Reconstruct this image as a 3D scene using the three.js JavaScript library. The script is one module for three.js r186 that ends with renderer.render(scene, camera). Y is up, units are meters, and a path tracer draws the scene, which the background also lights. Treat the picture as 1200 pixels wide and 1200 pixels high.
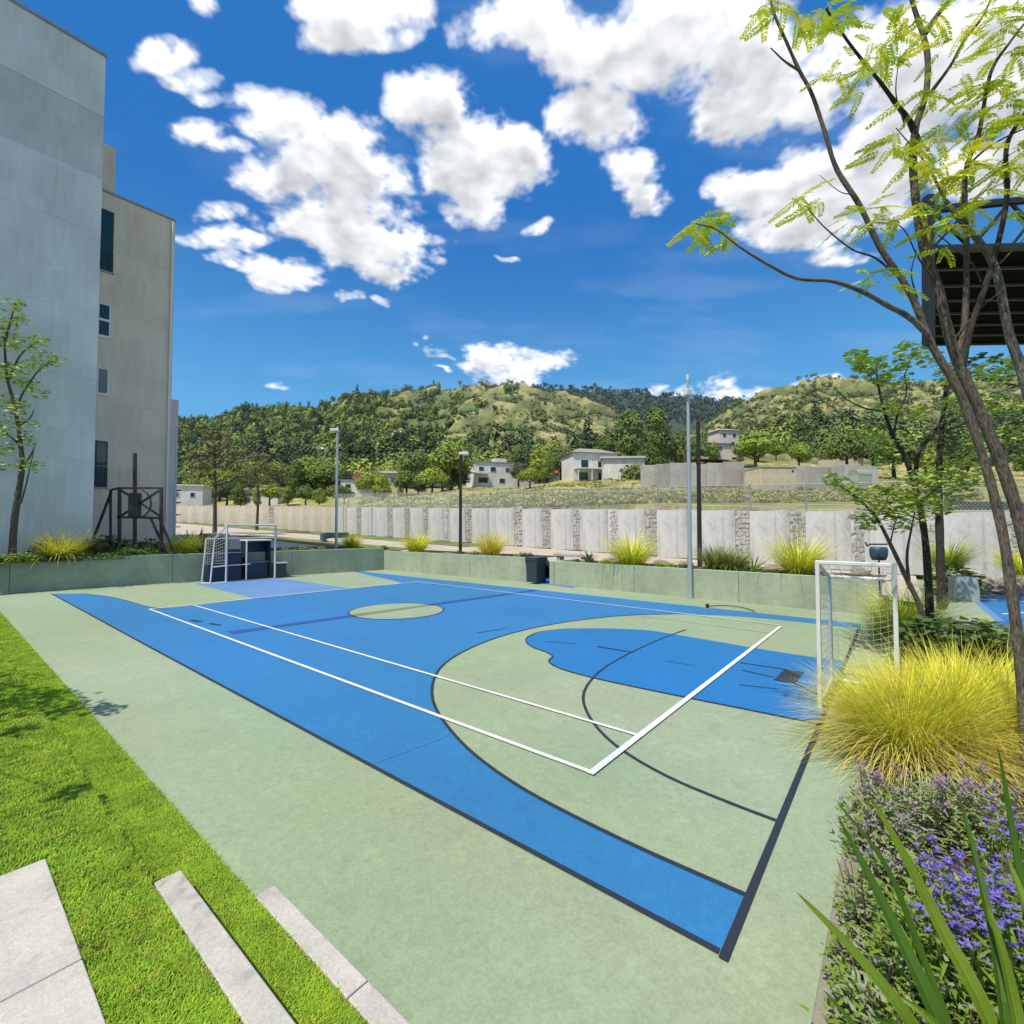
import * as THREE from 'three';
import { mergeGeometries } from 'three/addons/utils/BufferGeometryUtils.js';
import { RoundedBoxGeometry } from 'three/addons/geometries/RoundedBoxGeometry.js';
import { createNoise2D, createNoise3D } from 'simplex-noise';

// ---------------------------------------------------------------- camera, sky, sun, exposure
const scene = new THREE.Scene();
const FPX = 560, CAMH = 2.2, HZ = 618;                       // focal length and horizon in photo pixels (1200 px picture)
const PITCH = Math.atan((HZ - 600) / FPX);
const camera = new THREE.PerspectiveCamera(2 * Math.atan(600 / FPX) * 180 / Math.PI, 1, 0.05, 9000);
camera.position.set(0, CAMH, 0);
camera.rotation.set(PITCH, 0, 0);

// court axes: U runs along the side line towards the far end, V across the court towards the long planter
const AU = -50.9 * Math.PI / 180;
const U = new THREE.Vector3(Math.sin(AU), 0, -Math.cos(AU)), V = new THREE.Vector3(-U.z, 0, U.x);
const ORG = new THREE.Vector3(1.096, 0, -2.527);
const W = (u, v, y = 0) => new THREE.Vector3(ORG.x + U.x * u + V.x * v, y, ORG.z + U.z * u + V.z * v);
const toUV = (x, z) => [(x - ORG.x) * U.x + (z - ORG.z) * U.z, (x - ORG.x) * V.x + (z - ORG.z) * V.z];
const ROT = Math.atan2(-U.z, U.x);                           // turn that lays a local x axis along U (local -z is then along -V... see box())

function ray(x, y) {
  const c = Math.cos(PITCH), s = Math.sin(PITCH), dx = (x - 600) / FPX, dy = -(y - 600) / FPX;
  return new THREE.Vector3(dx, dy * c + s, dy * s - c);
}
const at = (x, y, depth) => { const r = ray(x, y); return new THREE.Vector3(0, CAMH, 0).addScaledVector(r, depth / -r.z); };
const onGround = (x, y, h = 0) => { const r = ray(x, y); return new THREE.Vector3(0, CAMH, 0).addScaledVector(r, (h - CAMH) / r.y); };

const SUN_EL = 60 * Math.PI / 180, SUN_OFF = 6 * Math.PI / 180;
const sunDir = new THREE.Vector3().addScaledVector(V, -Math.cos(SUN_OFF)).addScaledVector(U, Math.sin(SUN_OFF)).multiplyScalar(Math.cos(SUN_EL));
sunDir.y = Math.sin(SUN_EL);

// seeded randomness and noise
function rng(seed) { let a = seed >>> 0; return () => { a = (a + 0x6D2B79F5) >>> 0; let t = a; t = Math.imul(t ^ (t >>> 15), t | 1); t ^= t + Math.imul(t ^ (t >>> 7), t | 61); return ((t ^ (t >>> 14)) >>> 0) / 4294967296; }; }
const n2 = createNoise2D(rng(11)), n3 = createNoise3D(rng(12));
const fbm2 = (x, y, o = 4) => { let s = 0, a = .5, f = 1; for (let i = 0; i < o; i++) { s += a * n2(x * f + i * 17.3, y * f - i * 9.1); a *= .5; f *= 2.03; } return s; };
const fbm3 = (x, y, z, o = 4) => { let s = 0, a = .5, f = 1; for (let i = 0; i < o; i++) { s += a * n3(x * f + i * 7.7, y * f, z * f - i * 3.1); a *= .57; f *= 2.07; } return s; };
const sst = (a, b, x) => { const t = Math.min(1, Math.max(0, (x - a) / (b - a))); return t * t * (3 - 2 * t); };
const lerp = (a, b, t) => a + (b - a) * t;

// the sky: clear deep blue air with broken white cumulus (air and clouds only)
{
  const SW = 2048, SH = 2048, data = new Float32Array(SW * SH * 4);
  // cumulus in view: [x, y, half width, half height, weight] as directions of the photograph
  const C = [
    [300, 108, 34, 16], [330, 135, 45, 30], [378, 175, 58, 40], [340, 205, 75, 26], [420, 215, 62, 30], [395, 250, 82, 30], [430, 285, 75, 26], [470, 310, 42, 18], [370, 265, 60, 22],
    [505, 122, 48, 40], [540, 175, 62, 48], [595, 185, 45, 42], [550, 225, 38, 36], [468, 138, 22, 22], [525, 200, 40, 34],
    [738, 200, 40, 26], [745, 235, 34, 20], [575, 424, 50, 19], [612, 430, 44, 17], [560, 415, 26, 12], [590, 418, 40, 14],
    [430, 15, 70, 32], [400, 40, 48, 24], [455, 45, 40, 18], [365, 5, 34, 18],
    [620, 25, 75, 46], [700, 60, 78, 50], [690, 135, 56, 40], [780, 55, 70, 55], [840, 70, 72, 55], [860, 130, 58, 40], [905, 60, 60, 60], [820, 20, 80, 40], [930, 120, 52, 36],
    [900, 225, 56, 30], [960, 215, 66, 42], [1020, 215, 55, 40], [940, 262, 60, 26], [985, 300, 40, 14], [1040, 170, 60, 40], [890, 270, 26, 14],
    [1010, 75, 75, 60], [1090, 65, 85, 70], [1160, 110, 70, 55], [1075, 130, 55, 35], [1180, 30, 70, 50], [1130, 200, 60, 40], [1190, 190, 50, 34],
    [195, 72, 26, 18], [222, 95, 30, 13], [248, 112, 20, 9], [232, 10, 20, 16], [182, 58, 14, 10],
    [245, 153, 36, 14], [275, 168, 26, 10], [248, 246, 32, 11], [240, 275, 34, 14], [285, 282, 24, 8], [330, 318, 46, 18], [300, 305, 24, 12], [350, 332, 28, 10],
    [258, 300, 22, 8], [400, 350, 16, 7], [447, 347, 15, 4], [500, 410, 13, 7], [513, 433, 8, 3], [628, 264, 18, 6], [330, 454, 20, 5], [590, 300, 16, 4],
    [840, 459, 75, 12], [900, 462, 50, 9], [780, 466, 44, 6], [960, 457, 60, 8]];
  const field = (px, py) => {
    let f = -1.2;
    for (const c of C) { const dx = (px - c[0]) / c[2], dy = (py - c[1]) / c[3], r2 = dx * dx + dy * dy, kk = Math.max(.32, Math.min(1, Math.min(c[2], c[3]) / 26)), v = r2 < 1 ? kk * (1 - r2) : Math.max(.75, kk) * (1 - r2); if (v > -1.4) f = f > v ? f + .12 * Math.max(0, v + .3) : v + .12 * Math.max(0, f + .3); }
    return f;
  };
  const cp = Math.cos(PITCH), sp = Math.sin(PITCH), D = new THREE.Vector3();
  const density = (x, y, z) => {                              // x,y,z unit direction
    const sc = 1 / (y + .34), qx = x * sc, qz = z * sc;       // clouds lie on a layer overhead
    let bil = 0, ba = .5, bf = 4.2; for (let o = 0; o < 5; o++) { bil += ba * (.62 - 1.5 * Math.abs(n3(qx * bf + o * 5.1, 6.3 + o, qz * bf))); ba *= .55; bf *= 2.1; }
    const fine = .42 * fbm3(qx * 6.2, 3.1, qz * 6.2, 6) + .62 * bil, mid = fbm3(qx * 1.9 + 5, 9.4, qz * 1.9, 3);
    let d;
    const cz = -(y * sp - z * cp), cy = y * cp + z * sp;
    let wgt = 0, f = 0;
    if (z < -.02) {
      const zz = -(z * cp - y * sp), yy = y * cp + z * sp;    // camera frame
      if (zz > .05) {
        const px = 600 + FPX * x / zz, py = 600 - FPX * yy / zz;
        wgt = sst(-500, -60, px) * sst(1700, 1290, px) * sst(-420, -60, py);
        if (wgt > 0) f = field(px + fbm3(qx * 4.1, 1.3, qz * 4.1, 3) * 26, py + fbm3(qx * 4.1 + 8, 4.3, qz * 4.1, 3) * 18);
      }
    }
    const gen = mid * 2.1 - .22;
    d = lerp(gen, f * .85 + mid * .12 + .03, wgt) + fine * .95;
    return d;
  };
  const layer = new Float32Array(SW * SH);
  for (let j = 0; j < SH; j++) {
    const el = ((j + .5) / SH - .5) * Math.PI, ce = Math.cos(el), y = Math.sin(el);
    for (let i = 0; i < SW; i++) {
      const a = ((i + .5) / SW - .5) * 2 * Math.PI;
      layer[j * SW + i] = y > .0 ? density(Math.cos(a) * ce, y, Math.sin(a) * ce) : -1;
    }
  }
  for (let j = 0; j < SH; j++) {
    const el = ((j + .5) / SH - .5) * Math.PI, ce = Math.cos(el), y = Math.sin(el), h = Math.max(0, y);
    const t = sst(.56, .04, h);
    const base = [lerp(.014, .115, t), lerp(.142, .42, t), lerp(.45, .74, t)];
    for (let i = 0; i < SW; i++) {
      const a = ((i + .5) / SW - .5) * 2 * Math.PI, k = j * SW + i, o = k * 4;
      const x = Math.cos(a) * ce, z = Math.sin(a) * ce;
      const q = layer[k];
      const veil = q > -.7 && y > 0 ? fbm3(x * 13 / (y + .3), 7, z * 13 / (y + .3), 4) : 0;
      const tear = q > -.7 && y > 0 ? fbm3(x * 34 / (y + .3), 3, z * 34 / (y + .3), 4) : 0;
      let c = Math.max(sst(-.10, .62, q + veil * .24 + tear * .30), .5 * sst(-.26, .36, q + veil * .5 + tear * .3)) * sst(.015, .06, y);
      const wisp = sst(.05, .75, fbm3(x / (y + .25) * 1.3 + 3, 2.2, z / (y + .25) * 3.6, 5) + .1) * .08 * sst(.02, .2, y);
      // thickness above this spot (towards the zenith) shades the base of a cloud
      const up = Math.min(SH - 1, j + 14), up2 = Math.min(SH - 1, j + 34);
      const thick = Math.max(0, q) * .35 + Math.max(0, layer[up * SW + i]) * .75 + Math.max(0, layer[up2 * SW + i]) * .5;
      const sh = 1 - (.38 + .28 * fbm3(x * 9, y * 16, z * 9, 3)) * sst(.22, 1.1, thick) - .10 * sst(.1, .8, q) * (.5 + fbm3(x * 22, y * 30, z * 22, 3));
      const cl = [1.13 * sh, 1.13 * (sh * .975 + .025), 1.13 * (sh * .93 + .07)];
      for (let m = 0; m < 3; m++) {
        let b = lerp(base[m], [.62, .72, .86][m], wisp);
        b = lerp(b, cl[m], c);
        data[o + m] = b;
      }
      data[o + 3] = 1;
    }
  }
  const sky = new THREE.DataTexture(data, SW, SH, THREE.RGBAFormat, THREE.FloatType);
  sky.mapping = THREE.EquirectangularReflectionMapping; sky.magFilter = sky.minFilter = THREE.LinearFilter; sky.needsUpdate = true;
  scene.background = sky; scene.environment = sky;
  scene.backgroundIntensity = 1; scene.environmentIntensity = 1;
}
const sun = new THREE.DirectionalLight(new THREE.Color(1, .935, .82), 4.6);
sun.target.position.set(0, 0, -15); sun.position.copy(sunDir).multiplyScalar(120).add(sun.target.position);
sun.castShadow = true; sun.shadow.mapSize.set(4096, 4096); sun.shadow.radius = 1.2;
Object.assign(sun.shadow.camera, { left: -60, right: 60, top: 60, bottom: -60, near: 1, far: 320 });
scene.add(sun, sun.target);
scene.fog = new THREE.FogExp2(new THREE.Color(.50, .66, .86), 0.00004);

const renderer = new THREE.WebGLRenderer({ antialias: true });
renderer.setSize(1024, 1024);
renderer.toneMapping = THREE.LinearToneMapping;
renderer.toneMappingExposure = 1.22;
renderer.shadowMap.enabled = true;

// ---------------------------------------------------------------- helpers
const taken = {};
function numbered(n) { if (taken[n] === undefined) { taken[n] = 0; return n; } taken[n]++; return n + '_' + String(taken[n]).padStart(3, '0'); }
function tag(o, label, category, group, kind) { if (label) o.userData.label = label; if (category) o.userData.category = category; if (group) o.userData.group = group; if (kind) o.userData.kind = kind; return o; }
function thing(name, label, category, pos, turn = 0, group) {
  const o = new THREE.Group(); o.name = numbered(name); scene.add(o);
  if (pos) o.position.copy(pos); o.rotation.y = turn;
  return tag(o, label, category, group);
}
function sh(m) { m.castShadow = m.receiveShadow = true; return m; }
function mesh(name, geo, mat, parent) { const m = sh(new THREE.Mesh(geo, mat)); m.name = parent ? name : numbered(name); (parent || scene).add(m); return m; }
function structure(name, geo, mat, label) { const m = mesh(name, geo, mat); m.userData.kind = 'structure'; if (label) { m.userData.label = label; } return m; }
function copy(o, label) { const c = o.clone(); c.name = numbered(o.name.replace(/_\d{3}$/, '')); scene.add(c); if (label) c.userData = { ...o.userData, label }; else c.userData = { ...o.userData }; return c; }

// mesh collector; uv in metres by box projection unless given
const facing = (a, b, c, n) => { const ux = b.x - a.x, uy = b.y - a.y, uz = b.z - a.z, wx = c.x - a.x, wy = c.y - a.y, wz = c.z - a.z; return (uy * wz - uz * wy) * n.x + (uz * wx - ux * wz) * n.y + (ux * wy - uy * wx) * n.z >= 0; };
class MB {
  constructor() { this.p = []; this.n = []; this.t = []; this.i = []; }
  v(x, y, z, nx, ny, nz, a, b) { this.p.push(x, y, z); this.n.push(nx, ny, nz); if (a === undefined) { const ax = Math.abs(nx), ay = Math.abs(ny), az = Math.abs(nz); if (ay >= ax && ay >= az) this.t.push(x, z); else if (ax > az) this.t.push(z, y); else this.t.push(x, y); } else this.t.push(a, b); return this.p.length / 3 - 1; }
  quad(a, b, c, d, n) { if (!n) { n = new THREE.Vector3().subVectors(b, a).cross(new THREE.Vector3().subVectors(d, a)).normalize(); } const k = [a, b, c, d].map(q => this.v(q.x, q.y, q.z, n.x, n.y, n.z)); if (facing(a, b, d, n)) this.i.push(k[0], k[1], k[2], k[0], k[2], k[3]); else this.i.push(k[0], k[2], k[1], k[0], k[3], k[2]); }
  tri(a, b, c, n) { if (!n) n = new THREE.Vector3().subVectors(b, a).cross(new THREE.Vector3().subVectors(c, a)).normalize(); const k = [a, b, c].map(q => this.v(q.x, q.y, q.z, n.x, n.y, n.z)); if (facing(a, b, c, n)) this.i.push(k[0], k[1], k[2]); else this.i.push(k[0], k[2], k[1]); }
  geo(g, m4) {
    const q = g.clone(); if (m4) q.applyMatrix4(m4); const P = q.attributes.position, N = q.attributes.normal, base = this.p.length / 3;
    for (let k = 0; k < P.count; k++) this.v(P.getX(k), P.getY(k), P.getZ(k), N.getX(k), N.getY(k), N.getZ(k));
    if (q.index) for (let k = 0; k < q.index.count; k++) this.i.push(base + q.index.getX(k)); else for (let k = 0; k < P.count; k++) this.i.push(base + k);
    return this;
  }
  // box with centre c, size s, turned about y; r = edge radius
  box(c, s, turn = 0, r = 0) { const g = r ? new RoundedBoxGeometry(s[0], s[1], s[2], 2, r) : new THREE.BoxGeometry(s[0], s[1], s[2]); return this.geo(g, new THREE.Matrix4().makeRotationY(turn).setPosition(c[0], c[1], c[2])); }
  // bar between two points
  bar(a, b, w, h = w, seg = 4) { const d = new THREE.Vector3().subVectors(b, a), L = d.length(); const g = seg === 4 ? new THREE.BoxGeometry(w, L, h) : new THREE.CylinderGeometry(w / 2, w / 2, L, seg); const q = new THREE.Quaternion().setFromUnitVectors(new THREE.Vector3(0, 1, 0), d.normalize()); return this.geo(g, new THREE.Matrix4().compose(new THREE.Vector3().addVectors(a, b).multiplyScalar(.5), q, new THREE.Vector3(1, 1, 1))); }
  // tapered tube along points with radii
  tube(pts, rad, seg = 7, cap = true) {
    let prev = new THREE.Vector3(1, 0, .3), base = this.p.length / 3, len = 0;
    pts.forEach((p, k) => {
      const d = new THREE.Vector3().subVectors(pts[Math.min(k + 1, pts.length - 1)], pts[Math.max(k - 1, 0)]).normalize();
      const s = prev.clone().addScaledVector(d, -prev.dot(d)); if (s.lengthSq() < 1e-6) s.set(d.y, d.z, d.x).addScaledVector(d, -d.dot(new THREE.Vector3(d.y, d.z, d.x))); s.normalize(); prev = s; const t = new THREE.Vector3().crossVectors(d, s);
      if (k) len += pts[k].distanceTo(pts[k - 1]);
      for (let j = 0; j <= seg; j++) { const a = j / seg * 2 * Math.PI, n = s.clone().multiplyScalar(Math.cos(a)).addScaledVector(t, Math.sin(a)); this.v(p.x + n.x * rad[k], p.y + n.y * rad[k], p.z + n.z * rad[k], n.x, n.y, n.z, a * .1, len); }
    });
    const m = seg + 1;
    for (let k = 0; k < pts.length - 1; k++) for (let j = 0; j < seg; j++) { const a = base + k * m + j; this.i.push(a, a + 1, a + m + 1, a, a + m + 1, a + m); }
    if (cap) { const k = pts.length - 1, d = new THREE.Vector3().subVectors(pts[k], pts[k - 1]).normalize(), c = this.v(pts[k].x, pts[k].y, pts[k].z, d.x, d.y, d.z); for (let j = 0; j < seg; j++) this.i.push(base + k * m + j, base + k * m + j + 1, c); }
    return this;
  }
  // curved ribbon blade (two faces share the sheet)
  blade(b, az, len, w, lean, droop, segs = 4) {
    const ca = Math.cos(az), sa = Math.sin(az), base = this.p.length / 3; let x = 0, y = 0, ang = lean;
    for (let k = 0; k <= segs; k++) {
      const t = k / segs, ww = w * (k === segs ? .08 : (1 - t * t * .75)) * .5;
      const px = b.x + ca * x, py = b.y + y, pz = b.z + sa * x, nx = -Math.cos(ang) * ca, ny = Math.sin(ang), nz = -Math.cos(ang) * sa;
      this.v(px - sa * ww, py, pz + ca * ww, nx, ny, nz, 0, t); this.v(px + sa * ww, py, pz - ca * ww, nx, ny, nz, 1, t);
      if (k < segs) { const q = base + k * 2; this.i.push(q, q + 3, q + 1, q, q + 2, q + 3); }
      ang += droop / segs; x += Math.sin(ang) * len / segs; y += Math.cos(ang) * len / segs;
    }
  }
  build() { const g = new THREE.BufferGeometry(); g.setAttribute('position', new THREE.Float32BufferAttribute(this.p, 3)); g.setAttribute('normal', new THREE.Float32BufferAttribute(this.n, 3)); g.setAttribute('uv', new THREE.Float32BufferAttribute(this.t, 2)); g.setIndex(this.i); return g; }
  into(name, mat, parent) { return mesh(name, this.build(), mat, parent); }
}
const v3 = (x, y, z) => new THREE.Vector3(x, y, z);

// tileable lattice noise for textures
function lattice(seed, N) { const r = rng(seed), a = new Float32Array(N * N); for (let i = 0; i < a.length; i++) a[i] = r(); return (x, y) => { const xi = Math.floor(x), yi = Math.floor(y), fx = x - xi, fy = y - yi, sx = fx * fx * (3 - 2 * fx), sy = fy * fy * (3 - 2 * fy), g = (i, j) => a[((j % N + N) % N) * N + ((i % N + N) % N)]; return lerp(lerp(g(xi, yi), g(xi + 1, yi), sx), lerp(g(xi, yi + 1), g(xi + 1, yi + 1), sx), sy); }; }
function makeTex(size, metres, fn, colour = true) {
  const d = new Uint8Array(size * size * 4);
  for (let j = 0; j < size; j++) for (let i = 0; i < size; i++) { const c = fn(i / size, j / size), o = (j * size + i) * 4; const a = typeof c === 'number' ? [c, c, c] : c; for (let m = 0; m < 3; m++) d[o + m] = Math.max(0, Math.min(255, a[m] * 255)); d[o + 3] = 255; }
  const t = new THREE.DataTexture(d, size, size); t.wrapS = t.wrapT = THREE.RepeatWrapping; t.magFilter = THREE.LinearFilter; t.minFilter = THREE.LinearMipmapLinearFilter; t.generateMipmaps = true; t.anisotropy = 8;
  if (colour) t.colorSpace = THREE.SRGBColorSpace; t.repeat.set(1 / metres, 1 / metres); t.needsUpdate = true; return t;
}
const L4 = lattice(1, 4), L8 = lattice(2, 8), L16 = lattice(3, 16), L32 = lattice(4, 32), L64 = lattice(5, 64), L128 = lattice(6, 128), L256 = lattice(7, 256), L512 = lattice(8, 512);
const T = {};
T.court = makeTex(2048, 11.3, (x, y) => { const c = .4 * L4(x * 4, y * 4) + .3 * L8(x * 8, y * 8) + .3 * L16(x * 16, y * 16), g = L512(x * 1024 + .3, y * 1024), m = L256(x * 256, y * 256), st = sst(.70, .92, L64(x * 64, y * 64)) * L512(x * 512, y * 512), pale = sst(.66, .86, L32(x * 32 + .5 * L128(x * 128, y * 128), y * 32)) * L256(x * 256, y * 256), scr = sst(.90, .97, L256(x * 256, y * 18)) * sst(.6, .8, L16(y * 16, x * 16)); const b = .89 + (c - .5) * .09 + (g - .5) * .09 + (m - .5) * .04 - st * .04 + pale * .03 - scr * .025; return [b * (1 + (L8(y * 8, x * 8) - .5) * .05), b, b * (1 - (L4(y * 4, x * 4) - .5) * .07)]; });
T.courtBump = makeTex(1024, 1.1, (x, y) => .5 * L512(x * 512, y * 512) + .3 * L256(x * 256, y * 256) + .2 * L64(x * 64, y * 64), false);
T.concrete = makeTex(1024, 3.7, (x, y) => { const c = .4 * L4(x * 4, y * 4) + .3 * L8(x * 8, y * 8) + .3 * L32(x * 32, y * 32), s = L8(x * 8 + .5, y * .0 + 3) * .5 + L32(x * 32, y * 2) * .5; return .88 + (c - .5) * .2 + (s - .5) * .07 + (L256(x * 256, y * 256) - .5) * .06; });
T.weather = makeTex(1024, 5.3, (x, y) => { const c = .4 * L4(x * 4, y * 4) + .3 * L16(x * 16, y * 16) + .3 * L64(x * 64, y * 64), s = sst(.55, .95, L64(x * 64, y * 2) * .6 + L16(x * 16, y * 1 + .5) * .5), b = sst(.62, .9, L16(x * 16 + 2, y * 8) * .7 + L128(x * 128, y * 128) * .35); return .90 + (c - .5) * .16 - s * .20 - b * .12; });
T.plaster = makeTex(1024, 6.1, (x, y) => { const s = L64(x * 64, y * 8) * .6 + L16(x * 16, y * 4) * .4; return .92 + (L8(x * 8, y * 8) - .5) * .07 + (s - .5) * .07 + (L256(x * 256, y * 256) - .5) * .06; });
T.plasterBump = makeTex(512, .8, (x, y) => .6 * L128(x * 128, y * 128) + .4 * L256(x * 256, y * 256), false);
T.stone = makeTex(1024, 1.6, (x, y) => { const g = L512(x * 512, y * 512), m = L128(x * 128, y * 128), c = L8(x * 8, y * 8); const d = sst(.6, .95, L32(x * 32, y * 32) * .6 + L4(x * 4, y * 4) * .45) * .1; return [.88 + (g - .5) * .15 + (m - .5) * .06 + (c - .5) * .08 - d, .88 + (g - .5) * .15 + (m - .5) * .06 + (c - .5) * .07 - d, .87 + (g - .5) * .14 + (m - .5) * .06 + (c - .5) * .06 - d * 1.1]; });
T.soil = makeTex(512, 1.3, (x, y) => { const b = .55 + L64(x * 64, y * 64) * .3 + L256(x * 256, y * 256) * .25 - .1; return [b, b * .97, b * .94]; });
T.bark = makeTex(512, .5, (x, y) => .62 + (L64(x * 64, y * 16) - .5) * .4 + (L256(x * 256, y * 64) - .5) * .3 + (L16(x * 16, y * 16) - .5) * .3);
T.flax = makeTex(256, 1, (x, y) => { const e = Math.min(x, 1 - x) * 2, st = L128(x * 128, y * 3) * .5 + L64(x * 64, y * 2) * .5, edge = sst(.16, .03, e), tip = sst(.93, 1, y + (L16(x * 16, y * 16) - .5) * .08), mid = sst(.07, .0, Math.abs(x - .5)); let c = [.80 + (st - .5) * .3, .84 + (st - .5) * .26, .70 + (st - .5) * .2]; c = c.map((v, m) => lerp(v, [1, .96, .62][m], mid * .5)); c = c.map((v, m) => lerp(v, [1, .84, .5][m], edge * .8)); return c.map((v, m) => lerp(v, [.9, .55, .35][m], tip)); });
T.ground = makeTex(1024, 23, (x, y) => { const b = .8 + (L16(x * 16, y * 16) - .5) * .25 + (L128(x * 128, y * 128) - .5) * .22 + (L512(x * 512, y * 512) - .5) * .2; return [b, b * (1 + (L8(x * 8, y * 8) - .5) * .08), b * .95]; });
function M(rgb, rough = .85, o = {}) { const { phys, ...r } = o; const m = new (phys ? THREE.MeshPhysicalMaterial : THREE.MeshStandardMaterial)({ roughness: rough, metalness: 0, side: THREE.DoubleSide, ...r }); m.color.setRGB(...rgb); return m; }
const bumpy = (t, s) => ({ bumpMap: t, bumpScale: s });
const mat = {
  courtGreen: M([.315, .395, .248], .78, { map: T.court, ...bumpy(T.courtBump, .0008) }),
  courtBlue: M([.024, .195, .46], .62, { map: T.court, ...bumpy(T.courtBump, .0007) }),
  courtKey: M([.010, .18, .48], .55, { map: T.court, ...bumpy(T.courtBump, .0007) }),
  courtPale: M([.13, .27, .53], .7, { map: T.court, ...bumpy(T.courtBump, .0007) }),
  centreBlue: M([.010, .085, .29], .65, { map: T.court }), centreGreen: M([.185, .235, .125], .75, { map: T.court }),
  lineWhite: M([.80, .80, .77], .6, { map: T.court }), lineBlack: M([.018, .026, .045], .6, { map: T.court }), lineFaint: M([.42, .50, .36], .7, { map: T.court }),
  wallGreen: M([.37, .435, .305], .85, { map: T.concrete, ...bumpy(T.courtBump, .002) }), wallTop: M([.42, .47, .36], .85, { map: T.concrete }),
  concrete: M([.47, .46, .44], .9, { map: T.concrete, ...bumpy(T.courtBump, .002) }), panelWhite: M([.60, .60, .59], .85, { map: T.weather }), tanWall: M([.60, .53, .44], .9, { map: T.concrete }),
  greyStone: M([.40, .395, .36], .9, { map: T.stone }), paleStone: M([.52, .51, .48], .9, { map: T.stone }), oldWall: M([.52, .50, .46], .9, { map: T.concrete }), oldWall2: M([.42, .40, .365], .9, { map: T.concrete }), tuff: M([.66, .58, .43], .9, { map: T.stone }),
  kerb: M([.30, .27, .21], .9, { map: T.stone }), granite: M([.57, .54, .48], .7, { map: T.stone, ...bumpy(T.courtBump, .0006) }),
  plasterGrey: M([.80, .82, .775], .9, { map: T.plaster, ...bumpy(T.plasterBump, .004) }), plasterBand: M([.67, .69, .655], .9, { map: T.plaster, ...bumpy(T.plasterBump, .004) }), plasterBeige: M([.82, .70, .55], .9, { map: T.plaster, ...bumpy(T.plasterBump, .004) }), flashing: M([.30, .30, .29], .5, { metalness: .4 }),
  glass: M([.015, .05, .05], .06, { metalness: .0 }), glassPale: M([.12, .15, .15], .1), frameWhite: M([.72, .72, .70], .5), frameDark: M([.02, .022, .025], .5),
  steelWhite: M([.56, .58, .57], .42), steelGalv: M([.42, .46, .47], .38, { metalness: .5 }), steelBlack: M([.012, .012, .014], .5), iron: M([.035, .022, .018], .6),
  net: M([.55, .57, .55], .8), navy: M([.012, .022, .05], .5), navySeat: M([.10, .13, .22], .45), bin: M([.022, .042, .05], .5), wire: M([.05, .05, .055], .6), fenceWire: M([.30, .32, .33], .5, { metalness: .4 }),
  soil: M([.10, .07, .045], 1, { map: T.soil, ...bumpy(T.soil, .02) }), path: M([.56, .48, .37], .9, { map: T.concrete }), rock: M([.30, .25, .19], .9, { map: T.stone }),
  turf: M([.07, .14, .008], 1, { map: T.soil }), turfBlade: M([.31, .52, .022], .8),
  bark: M([.27, .225, .165], .95, { map: T.bark, ...bumpy(T.bark, .003) }), barkPale: M([.42, .37, .30], .95, { map: T.bark, ...bumpy(T.bark, .003) }), barkDark: M([.085, .07, .055], .95, { map: T.bark }), twig: M([.12, .09, .055], .9),
  terra: M([.30, .13, .085], .85, { map: T.stone }), roofGrey: M([.34, .33, .30], .85, { map: T.stone }), roofBrown: M([.26, .19, .15], .85, { map: T.stone }), wallWhite: M([.72, .71, .67], .85, { map: T.plaster }), wallPink: M([.66, .57, .53], .85, { map: T.plaster }), wallCream: M([.60, .55, .45], .85, { map: T.plaster }), redWall: M([.34, .09, .09], .8, { map: T.plaster }),
  canopy: M([.006, .007, .009], .95, { phys: 1, specularIntensity: .1 }), canopyLine: M([.06, .075, .08], .6),
};
const leafM = (rgb, tr = .35) => { const m = new THREE.MeshPhysicalMaterial({ roughness: .75, metalness: 0, side: THREE.DoubleSide, transmission: tr, thickness: 0, specularIntensity: .4 }); m.color.setRGB(...rgb); return m; };
Object.assign(mat, {
  leafLime: leafM([.47, .60, .03], .42), leafYellow: leafM([.70, .70, .035], .42), leafMid: leafM([.19, .30, .03]), leafBright: leafM([.31, .44, .04]), leafDark: leafM([.065, .12, .025], .2), leafGrey: leafM([.27, .31, .17], .2), leafFlax: Object.assign(leafM([.075, .16, .018], .2), { map: T.flax, roughness: .5 }), leafFlaxEdge: Object.assign(leafM([.21, .32, .03], .35), { map: T.flax, roughness: .5 }),
  grassYellow: leafM([.80, .78, .07], .4), grassGold: leafM([.72, .60, .10], .35), grassGreen: leafM([.40, .47, .03], .35), grassPale: leafM([.78, .70, .30], .35), grassDull: leafM([.20, .25, .07], .3), petal: leafM([.22, .165, .55], .3), petalDark: leafM([.13, .09, .42], .3), petalDusty: leafM([.34, .25, .33], .3),
  crownA: M([.11, .165, .03], .9), crownB: M([.19, .265, .03], .9), crownC: M([.055, .09, .032], .9), crownD: M([.27, .33, .04], .9), crownOlive: M([.13, .13, .045], .9),
});

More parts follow.
